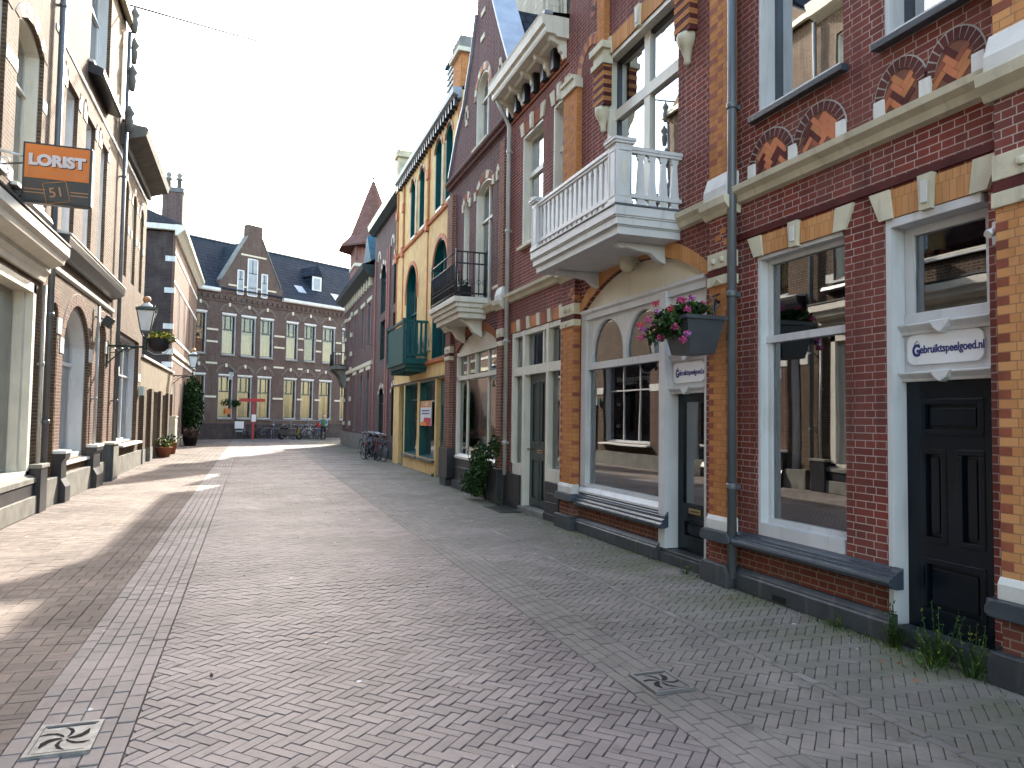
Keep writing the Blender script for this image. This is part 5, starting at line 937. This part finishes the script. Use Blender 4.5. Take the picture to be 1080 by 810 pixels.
MB().lathe((-2.3, 21.1, 3.32), [(.14, 0), (.24, .1), (.28, .32)], 'pot_dark', 10).tube([(-2.62, 21.1, 3.36), (-2.4, 21.1, 3.24), (-2.15, 21.1, 3.26), (-2.0, 21.1, 3.5)], .015, 'pipe_cream').build('pot', T); MB().leaves((-2.25, 21.1, 3.68), (.36, .3, .17), 420, .09, ['leaf_yellow', 'leaf', 'leaf_yellow', 'leaf_yellow', 'petal_yellow']).build('flowers', T)
T = thing('lamp_post', (-1.45, 56.3, 0), 'dark post lantern carrying round flower baskets before the end building', 'street lamp', None); MB().tube([(-1.45, 56.3, 0), (-1.45, 56.3, 4.2)], .06, 'lamp_green', 8, .035).lathe((-1.45, 56.3, 0), [(.16, 0), (.14, .6), (.07, .9)], 'lamp_green', 8).build('post', T)
MB().lathe((-1.45, 56.3, 4.2), [(.12, 0), (.22, .55)], 'lamp_glass', 4, True).build('lantern_glass', T); MB().lathe((-1.45, 56.3, 4.75), [(.26, 0), (.12, .2), (.03, .35)], 'lamp_green', 4, True).build('lantern_frame', T)
for s in (-.42, .42): MB().leaves((-1.45+s, 56.3, 2.55), (.34, .34, .26), 220, .16, ['leaf_dark', 'leaf']).build('flower_basket', T)
MB().box(-1.75, -1.35, 56.1, 56.15, 1.75, 2.15, 'sign_orange').build('small_sign', T)
# flower planter on the near pilaster
T = thing('hanging_planter', (4.7, 6.7, 2.5), 'grey square planter of pink geraniums hooked to the orange pilaster', 'planter', 'flower planters hung in the street')
px, py = 4.28, 6.52; mb = MB()
def frus(mb, x0, x1, y0, y1, z0, z1, tp, m):
    q = [(x0+tp, y0+tp), (x1-tp, y0+tp), (x1-tp, y1-tp), (x0+tp, y1-tp)]; p = [(x0, y0), (x1, y0), (x1, y1), (x0, y1)]
    mb.face([(*a, z0) for a in q][::-1], m)
    for i in range(4): j = (i+1) % 4; mb.face([(*q[i], z0), (*q[j], z0), (*p[j], z1), (*p[i], z1)], m)
frus(mb, 4.13, 4.58, 6.42, 6.92, 2.40, 2.76, .075, 'planter_grey')
for a in ((4.11, 4.14, 6.4, 6.94), (4.57, 4.60, 6.4, 6.94), (4.14, 4.57, 6.4, 6.43), (4.14, 4.57, 6.91, 6.94)): mb.box(*a, 2.745, 2.785, 'planter_grey')
mb.face([(4.14, 6.43, 2.74), (4.57, 6.43, 2.74), (4.57, 6.91, 2.74), (4.14, 6.91, 2.74)], 'pot_dark'); mb.build('pot', T, fixn=False)
MB().tube([(4.7, 6.7, 2.98), (4.62, 6.66, 2.99), (4.56, 6.6, 2.88), (4.53, 6.55, 2.78)], .018, 'iron').tube([(4.70, 6.7, 3.07), (4.60, 6.7, 3.03), (4.63, 6.62, 2.93), (4.56, 6.6, 2.83)], .012, 'metal_dark').build('hook', T)
mb = MB(Frame((.08, .2), (1, 0), (0, 1))).leaves((4.22, 6.45, 2.86), (.24, .27, .09), 520, .05, ['leaf', 'leaf_dark', 'leaf']).leaves((3.98, 6.5, 2.74), (.13, .26, .16), 520, .05, ['leaf', 'leaf_dark', 'leaf'], .06).leaves((3.97, 6.7, 2.62), (.1, .2, .12), 200, .045, ['leaf', 'leaf_dark'])
mb.build('foliage', T)
mb = MB(Frame((.08, .2), (1, 0), (0, 1)))
for c, k in (((3.93, 6.6, 2.84), 'petal_lilac'), ((3.90, 6.75, 2.78), 'petal_pink'), ((3.86, 6.78, 2.68), 'petal_lilac'), ((3.97, 6.42, 2.86), 'petal_red'), ((4.2, 6.6, 3.0), 'petal_pink'), ((4.28, 6.5, 3.0), 'petal_lilac'), ((4.07, 6.25, 2.84), 'petal_pink'), ((3.95, 6.3, 2.66), 'petal_pink'), ((4.0, 6.22, 2.52), 'petal_pink'), ((4.04, 6.2, 2.58), 'petal_lilac'), ((3.94, 6.55, 2.58), 'petal_pink'), ((3.88, 6.9, 2.74), 'petal_red'), ((4.05, 6.85, 2.98), 'petal_red'), ((3.87, 6.85, 2.6), 'petal_pink'), ((4.12, 6.4, 2.95), 'petal_pink'), ((3.91, 6.62, 2.7), 'petal_pink'), ((4.35, 6.4, 2.93), 'petal_pink')):
    mb.leaves(c, (.042, .042, .036), 60, .028, [k, k, 'petal_pink'])
mb.build('blossom', T)
# ------------------------------------------------------------------ plants, pots, cabinets at street level
T = thing('shrub', (4.5, 14.9, 0), 'green self-sown shrub against the black base of the gabled shop', 'shrub'); mb = MB()
for _ in range(14): a = random.uniform(-.5, .5); mb.tube([(4.66, 14.75, 0), (4.6-abs(a)*.4, 14.75+a*.6, .5), (4.55-abs(a)*.5, 14.75+a, random.uniform(.7, 1.3))], .008, 'leaf_dark', 4)
mb.build('stem', T); MB().leaves((4.5, 14.6, .82), (.22, .5, .4), 900, .075, ['leaf', 'leaf_dark', 'leaf_dark']).leaves((4.45, 15.0, .35), (.26, .55, .3), 900, .07, ['leaf', 'leaf_dark', 'leaf_dark']).leaves((4.62, 14.1, 1.15), (.1, .25, .25), 220, .07, ['leaf_dark', 'leaf']).build('foliage', T)
def weed(loc, label, n=14, h=.35, spread=.16, grassy=True):
    T = thing('weed', loc, label, 'weed', 'weeds sprouting along the foot of the walls'); mb = MB(); x, y, z = loc
    for _ in range(n*6 if grassy else n):
        a = random.random()*6.28; l = h*random.uniform(.25, .8); dx, dy = math.cos(a)*spread*random.random(), math.sin(a)*spread*random.random(); q = Vector((x+dx*.5, y+dy*.5, z)); e = Vector((x+dx*1.8, y+dy*1.8, z+l*.9)); m_ = (q+e)/2+Vector((0, 0, l*.25)); w = Vector((-dy, dx, 0)).normalized()*.0035
        mb.face([q-w, q+w, m_+w, m_-w], 'leaf'); mb.face([m_-w, m_+w, e], 'leaf_yellow' if random.random() < .3 else 'leaf')
    mb.build('grass_blade', T, fixn=False); mb = MB()
    for _ in range(n):
        a = random.random()*6.28; l = h*random.uniform(.6, 1.25); r_ = spread*random.random(); q = (x+math.cos(a)*r_*.3, y+math.sin(a)*r_*.3, z); e = (x+math.cos(a)*r_, y+math.sin(a)*r_, z+l)
        mb.tube([q, e], .0025, 'leaf', 4)
        for t in (.4, .55, .7, .85, 1): mb.leaves([q[i]*(1-t)+e[i]*t for i in range(3)], (.018, .018, .015), 3, .018, ['leaf', 'leaf', 'leaf_yellow'])
    mb.build('stem', T); return T
weed((4.66, 4.02, 0), 'largest grassy weed clump in front of the navy panelled door', 12, .33, .2); weed((4.68, 4.42, 0), 'leafy weed by the plinth corner left of the navy panelled door', 9, .28, .1); weed((4.62, 3.72, 0), 'weed under the orange pilaster right of the navy panelled door', 8, .3, .12); weed((4.5, 3.95, 0), 'low spreading weed on the paving before the navy door', 5, .12, .2)
weed((4.66, 4.95, 0), 'thin grass tuft at the foot of the grey plinth under the tall sash window', 3, .1, .16); weed((4.62, 7.2, 0), 'small weed on the step edge of the shop with the white balcony', 4, .1, .1); weed((4.62, 13.8, 0), 'low weed beside the grille at the green door house', 4, .15, .12); weed((5.0, 21.0, 0), 'tiny weed at the teal door of the yellow house', 4, .15, .1)
def pot(loc, r, h, m, fol, n, sz, label, sp=1.2):
    T = thing('flower_pot', loc, label, 'flower pot', 'pots standing along the left side'); MB().lathe(loc, [(r*.7, 0), (r, h*.9), (r*1.06, h*.92), (r*1.06, h)], m, 14).build('pot', T); MB().leaves((loc[0], loc[1], loc[2]+h+r*.5), (r*sp, r*sp, r*.8), n, sz, fol).build('foliage', T)
pot((-3.2, 32.2, 0), .3, .4, 'pot_clay', ['leaf', 'leaf_yellow'], 300, .1, 'brown tub with bright green plant, nearest of the pots'); pot((-3.2, 34.6, 0), .28, .5, 'pot_clay', ['leaf_dark', 'petal_white', 'leaf'], 300, .1, 'terracotta pot with pale leafy plant beside the beige cabinet', 1.7); pot((-3.05, 43.6, 0), .4, .5, 'pot_dark', ['heather', 'heather', 'leaf_dark'], 400, .12, 'large black pot of reddish heather by the ivy')
T = thing('ivy_column', (-3.2, 46, 0), 'tall dark green ivy bush against the corner house', 'shrub'); MB().tube([(-3.4, 45.5, 0), (-3.4, 45.5, 3)], .06, 'pot_dark').build('trunk', T); MB().leaves((-3.15, 45.8, 2.0), (.6, 1.2, 1.95), 4200, .17, ['leaf_dark', 'leaf_dark', 'leaf']).build('foliage', T)
T = thing('utility_cabinet', (-3.3, 37.0, 0), 'beige street cabinet at the end of the garage block', 'cabinet'); MB().box(-3.62, -3.2, 36.4, 37.4, 0, 1.55, 'stone_cream').box(-3.66, -3.16, 36.36, 37.44, 1.55, 1.62, 'stone_cream').build('cabinet_body', T, bevel=.015); MB().box(-3.2, -3.185, 36.5, 37.3, .15, 1.45, 'stone_cream').build('door', T)
T = thing('utility_cabinet', (-3.4, 21.2, 0), 'dark grey electricity cabinet with pale top beside the tan brick house', 'cabinet'); MB().box(-3.6, -3.24, 20.9, 21.75, 0, .92, 'grey_plinth').build('cabinet_body', T, bevel=.015); MB().box(-3.62, -3.2, 20.86, 21.8, .92, .97, 'stone_cream').build('top_plate', T); MB().box(-3.24, -3.228, 20.95, 21.7, .08, .86, 'concrete').build('door', T)
MB().lathe((-3.42, 20.9, .34), [(.04, -.02), (.04, .02)], 'black_paint', 8).build('knob', T)
def drain(x, y, w, l, top, label, rot=0):
    T = thing('drain_cover', (x, y, 0), label, 'drain cover'); z = .016; MB().box(x-w/2, x+w/2, y-l/2, y+l/2, -.02, z-.004, top).build('plate', T, bevel=.003)
    mb = MB(); t = .022
    for q in ((x-w/2, x+w/2, y-l/2, y-l/2+t), (x-w/2, x+w/2, y+l/2-t, y+l/2), (x-w/2, x-w/2+t, y-l/2+t, y+l/2-t), (x+w/2-t, x+w/2, y-l/2+t, y+l/2-t)): mb.box(*q, z-.004, z+.003, top)
    for q in ((x-w/2+.035, x+w/2-.035, y-l/2+.033, y-l/2+.043), (x-w/2+.035, x+w/2-.035, y+l/2-.043, y+l/2-.033)): mb.box(*q, z-.003, z-.0025, 'hatch')
    mb.build('rim', T); mb = MB()
    for k in range(6):
        a = R(60*k+rot); pts = [];
        for t_, wd in ((.12, .008), (.3, .014), (.55, .022), (.8, .022), (.97, .006)):
            aa = a+t_*t_*.75; rr = t_*min(w, l)*(.5 if k % 3 == 2 else .44); pts.append((rr, aa, wd*(.95 if k % 3 == 0 else .5)))
        Lp = [(x+r_*math.cos(a_)-wd*math.sin(a_), y+(r_*math.sin(a_)+wd*math.cos(a_))*1.15) for r_, a_, wd in pts]; Rp = [(x+r_*math.cos(a_)+wd*math.sin(a_), y+(r_*math.sin(a_)-wd*math.cos(a_))*1.15) for r_, a_, wd in pts]
        for i in range(4): mb.face([(*Lp[i], z-.002), (*Lp[i+1], z-.002), (*Rp[i+1], z-.002), (*Rp[i], z-.002)], 'hatch')
    mb.build('slot', T, fixn=False)
drain(-.86, 4.46, .30, .40, 'metal_light', 'pale metal drain cover with curved slots in the left gutter'); drain(2.56, 4.28, .28, .36, 'metal_mid', 'dark drain cover with curved slots in the right gutter', 20)
T = thing('floor_grille', (4.3, 13, 0), 'black iron grille set in the paving by the green front door', 'grille'); mb = MB().box(4.3, 4.68, 12.7, 13.7, -.02, .006, 'hatch'); mb.build('recess', T); mb = MB()
for k in range(9): mb.box(4.31+k*.045, 4.325+k*.045, 12.72, 13.68, .006, .016, 'metal_dark')
mb.box(4.28, 4.30, 12.68, 13.72, -.01, .02, 'metal_dark').box(4.69, 4.71, 12.68, 13.72, -.01, .02, 'metal_dark'); mb.build('bar', T)
tag(MB().tube([(-3.6+k*1.1, 21.8+k*1.6, 12.72+k*.74-.5*math.sin(math.pi*k/16)) for k in range(17)], .03, 'iron', 5).build('overhead_cable'), 'thin cable strung across the street from the tall left house', 'cable')
# ------------------------------------------------------------------ bicycles
def bicycle(colour):
    T = thing('bicycle', (0, 0, 0), 'bicycle', 'bicycle', None); F_ = MB(); m = colour
    A_, B_, C_, D_ = (-.1, 0, .28), (-.28, 0, .86), (.38, 0, .88), (-.55, 0, .34); H_ = (.55, 0, .34)
    F_.tube([A_, B_], .017, m, 6).tube([A_, (.42, 0, .70)], .019, m, 6).tube([(-.22, 0, .66), (.40, 0, .82)], .014, m, 6).tube([A_, D_], .011, m, 5).tube([(-.26, 0, .78), D_], .010, m, 5).tube([(.36, 0, .95), (.44, 0, .66), H_], .015, m, 6).build('frame', T)
    for x in (-.55, .55):
        w = MB().ring((x, 0, .34), .325, .019, 'rubber', 'd', 22, 6).build('tyre', T); s = MB().ring((x, 0, .34), .30, .010, 'chrome', 'd', 22, 4)
        for k in range(9): a = k*math.pi/9; s.tube([(x+.3*math.cos(a), 0, .34+.3*math.sin(a)), (x-.3*math.cos(a), 0, .34-.3*math.sin(a))], .0025, 'chrome', 3)
        s.build('wheel', T); g_ = MB(); pts = [(x+.365*math.cos(R(q)), 0, .34+.365*math.sin(R(q))) for q in range(30, 200, 17)]; g_.tube(pts, .014, m, 5).build('mudguard', T)
    MB().lathe((-.3, 0, .90), [(.03, 0), (.1, .03), (.09, .06), (.03, .075)], 'rubber', 8).build('saddle', T)
    MB().tube([(.22, -.3, 1.03), (.33, -.28, 1.06), (.36, -.08, 1.03), (.36, .08, 1.03), (.33, .28, 1.06), (.22, .3, 1.03)], .012, 'chrome', 5).tube([(.36, 0, .92), (.36, 0, 1.04)], .014, 'chrome', 5).build('handlebar', T)
    MB().tube([(-.1, -.07, .28), (-.05, -.07, .14)], .01, 'metal_dark', 4).tube([(-.1, .07, .28), (-.15, .07, .42)], .01, 'metal_dark', 4).box(-.09, -.01, -.13, -.05, .12, .15, 'rubber').lathe((-.1, 0, .2), [(.02, 0), (.02, .16)], 'metal_dark', 6).build('crank', T)
    MB().box(-.75, -.38, -.06, .06, .72, .735, 'metal_dark').tube([(-.7, .05, .73), (-.56, .05, .35)], .006, 'metal_dark', 4).build('rear_rack', T); MB().box(-.93, -.89, -.03, .03, .62, .67, 'bike_red').build('rear_light', T); MB().tube([(-.1, .02, .2), (-.12, .22, .0)], .01, 'metal_dark', 4).build('kickstand', T)
    return T
protos = {c: bicycle(c) for c in ('black_paint', 'bike_red', 'bike_blue', 'bike_white')}; used = set()
def put_bike(c, x, y, rz, label, group, lean=.08):
    o = protos[c] if c not in used else copy_tree(protos[c]); used.add(c); o.location = (x, y, .0); o.rotation_euler = (lean, 0, rz); o['label'] = label; o['group'] = group
g1, g2 = 'bicycles parked at the wall of the right-hand brick houses', 'bicycles parked before the building at the end of the street'
put_bike('black_paint', 4.75, 28.9, R(100), 'black bicycle parked nearest the yellow house, rear wheel toward us', g1)
put_bike('bike_red', 4.72, 29.9, R(82), 'dark red bicycle second from the yellow house', g1); put_bike('black_paint', 4.85, 31.2, R(95), 'black bicycle third from the yellow house', g1); put_bike('bike_blue', 4.9, 32.6, R(75), 'blue bicycle in the middle of the right-hand row', g1); put_bike('black_paint', 4.95, 34.3, R(100), 'black bicycle farthest along the right-hand wall', g1)
put_bike('black_paint', 4.5, 29.5, R(110), 'black bicycle leaning outward between the nearest two at the right-hand wall', g1); put_bike('black_paint', 4.62, 30.6, R(70), 'black bicycle angled across the kerb beside the dark red bicycle', g1); put_bike('black_paint', 4.9, 33.4, R(88), 'black bicycle just beyond the blue one in the right-hand row', g1)
for i, (c, x, y, a, l) in enumerate((('bike_white', -1.0, 56.6, 10, 'white bicycle just right of the lamp post with flower baskets'), ('black_paint', -.1, 57.0, 60, 'black bicycle left of the notice board at the railing'), ('bike_blue', 1.2, 57.2, 5, 'blue bicycle at the foot of the red signpost'), ('black_paint', 1.9, 57.8, 30, 'black bicycle right of the red signpost'), ('black_paint', -2.3, 56.4, 20, 'black bicycle left of the lamp post with flower baskets'), ('bike_red', 3.1, 56.0, 80, 'red bicycle left of the scooter at the railing'), ('bike_white', 4.0, 57.2, 60, 'white bicycle right of the scooter'), ('black_paint', -1.6, 57.0, 75, 'black bicycle half behind the lamp post'), ('black_paint', .2, 57.3, 100, 'black bicycle upright against the railing behind the notice board'), ('black_paint', 1.5, 56.5, 80, 'black bicycle facing the railing between signpost and scooter'), ('bike_blue', 3.75, 57.6, 100, 'blue bicycle against the railing near the cyclist'), ('black_paint', 5.3, 57.8, 80, 'black bicycle farthest right at the railing'), ('black_paint', .5, 56.6, 40, 'black bicycle behind the red signpost'), ('black_paint', 2.4, 57.4, 70, 'black bicycle behind the scooter'), ('black_paint', 3.5, 56.9, 15, 'black bicycle between the red and the white bicycle near the scooter'), ('black_paint', -3.0, 56.9, 50, 'black bicycle farthest left at the railing'), ('black_paint', 4.5, 57.6, 95, 'black bicycle behind the cyclist'), ('bike_blue', 4.85, 56.2, 110, 'blue bicycle with red crate beside the cyclist'))):
    put_bike(c, x, y, R(a), l, g2)
tag(MB().box(4.55, 4.95, 55.7, 56.0, .95, 1.2, 'bag_red').build('crate'), 'red crate carried on the blue bicycle beside the cyclist', 'crate')
# scooter
T = thing('scooter', (2.6, 55.2, 0), 'dark scooter with yellow trim parked before the end building', 'scooter'); X, Y = 2.7, 55.2
MB().prism([(X-.7, .35), (X-.2, .3), (X+.25, .28), (X+.45, .3), (X+.55, 1.0), (X+.47, 1.02), (X+.35, .42), (X-.1, .42), (X-.2, .7), (X-.75, .72), (X-.85, .55)], Y-.15, Y+.15, 'black_paint').build('body', T, bevel=.03)
MB().box(X-.7, X-.12, Y-.14, Y+.14, .74, .84, 'rubber').build('seat', T, bevel=.03); MB().tube([(X+.45, Y-.3, 1.08), (X+.5, Y, 1.05), (X+.45, Y+.3, 1.08)], .02, 'metal_dark').build('handlebar', T); MB().prism([(X+.4, .35), (X+.58, .35), (X+.62, .75), (X+.5, .75)], Y-.17, Y+.17, 'leaf_yellow').build('front_shield', T)
for x in (X-.6, X+.62): MB().ring((x, Y, .23), .18, .055, 'rubber', 'd', 16, 8).lathe((x, Y, .21), [(.05, 0), (.05, .04)], 'chrome', 8).build('wheel', T)
# railing, red signpost, notice board in front of the end building
T = thing('railing', (1.4, 57.2, 0), 'grey tubular railing in front of the end building', 'railing'); mb = MB()
for z in (.75, 1.35): mb.tube([(-4.6, 57.7, z), (-3.4, 57.0, z), (5.6, 58.2, z)], .03, 'pipe_grey', 6)
for k in range(8): x = -3.4+k*1.25; mb.tube([(x, 57.0+(x+3.4)*.133, 0), (x, 57.0+(x+3.4)*.133, 1.4)], .035, 'pipe_grey', 6)
mb.build('rail', T)
T = thing('signpost', (.65, 55.8, 0), 'red signpost with a wide red finger board before the end building', 'signpost'); MB().box(.1, .25, 55.75, 55.87, 0, 2.95, 'red_paint').build('post', T); MB().box(-.8, .95, 55.68, 55.74, 2.66, 2.88, 'red_paint').build('finger_board', T); MB().box(.05, .35, 55.7, 55.745, 1.25, 1.75, 'sign_white').build('notice', T)
T = thing('notice_board', (-.9, 55.9, 0), 'white notice board standing among the bicycles at the railing', 'notice board'); MB().box(-1.05, -.45, 55.9, 55.95, .75, 1.25, 'sign_white').build('board', T); MB().box(-1.0, -.95, 55.9, 55.95, 0, .75, 'metal_dark').box(-.55, -.5, 55.9, 55.95, 0, .75, 'metal_dark').box(-1.0, -.5, 55.88, 55.9, .5, .62, 'frost_grey').build('leg', T)
mb = MB()
for _ in range(1200):
    yy = random.choice((random.uniform(3.2, 8), random.gauss(4.2, .35), random.gauss(4.9, .3), random.uniform(8, 14))); xx = 4.69-abs(random.gauss(0, .07))-.0*yy; l_ = random.uniform(.012, .05); a = random.random()*6.28; dx, dy = math.cos(a)*l_*.5, math.sin(a)*l_*.5; w = Vector((-dy, dx, 0)).normalized()*.0022
    q = Vector((xx, yy, 0)); mb.face([q-w, q+w, q+Vector((dx, dy, l_))], random.choice(['leaf', 'leaf_yellow', 'leaf_dark']))
tag(mb.build('grass', fixn=False), 'short moss and grass fringe at the foot of the right-hand walls', 'grass', kind='stuff')
mb = MB()
for _ in range(170):
    xx, yy = random.choice(((random.uniform(-1, 4.6), random.uniform(2.5, 14)), (4.55-abs(random.gauss(0, .25)), random.uniform(3, 12)))); mb.leaves((xx, yy, .012), (.01, .01, .004), 1, random.uniform(.012, .032), ['heather', 'pot_clay', 'leaf_yellow', 'stone_cream'])
tag(mb.build('litter', fixn=False), 'scattered dry leaves and grit on the paving', 'litter', kind='stuff')
# ------------------------------------------------------------------ the cyclist at the corner
def person(loc, rz, label):
    T = thing('person', loc, label, 'person'); V = [(0, 0, .95), (0, 0, 1.15), (0, 0, 1.38), (0, 0, 1.5), (0, 0, 1.62), (0, 0, 1.72), (.02, .11, .92), (.06, .12, .5), (0, .12, .08), (.14, .12, .04), (.02, -.11, .92), (.1, -.14, .52), (.02, -.16, .1), (.16, -.16, .05), (0, .19, 1.40), (.12, .25, 1.15), (.36, .24, 1.08), (.44, .23, 1.07), (0, -.19, 1.40), (.12, -.25, 1.15), (.36, -.24, 1.08), (.44, -.23, 1.07)]
    Rd = [.14, .13, .155, .06, .095, .08, .095, .065, .05, .04, .095, .065, .05, .04, .065, .045, .033, .035, .065, .045, .033, .035]; Ed = [(0, 1), (1, 2), (2, 3), (3, 4), (4, 5), (0, 6), (6, 7), (7, 8), (8, 9), (0, 10), (10, 11), (11, 12), (12, 13), (2, 14), (14, 15), (15, 16), (16, 17), (2, 18), (18, 19), (19, 20), (20, 21)]
    me = bpy.data.meshes.new('body'); me.from_pydata(V, Ed, []); o = bpy.data.objects.new('body', me); COL.objects.link(o); sk = o.modifiers.new('skin', 'SKIN'); me.skin_vertices[0].data[0].use_root = True
    for i, r_ in enumerate(Rd): me.skin_vertices[0].data[i].radius = (r_, r_)
    sb = o.modifiers.new('sub', 'SUBSURF'); sb.levels = 2; sb.render_levels = 2
    dg = bpy.context.evaluated_depsgraph_get(); dg.update(); nm = bpy.data.meshes.new_from_object(o.evaluated_get(dg)); bpy.data.objects.remove(o)
    for m in ('skin', 'trousers', 'jacket_blue', 'jacket_green', 'hair_grey', 'rubber'): nm.materials.append(MATS[m])
    for p in nm.polygons:
        c = p.center; p.use_smooth = True; p.material_index = 5 if c.z < .12 else 1 if c.z < .98 and abs(c.y) < .24 else 0 if (c.z > 1.49 or c.x > .34) else 3 if abs(c.y) < .12 else 2
    b = bpy.data.objects.new('body', nm); COL.objects.link(b); b.parent = T
    h = MB(); h.lathe((-.015, 0, 1.64), [(.1, 0), (.108, .06), (.085, .12), (.03, .15)], 'hair_grey', 12); hm = h.build('hair'); hm.parent = T
    T.rotation_euler = (0, 0, rz); return T
person((5.0, 55.2, 0), R(-100), 'person in blue jacket and green top standing with a bicycle at the far corner')
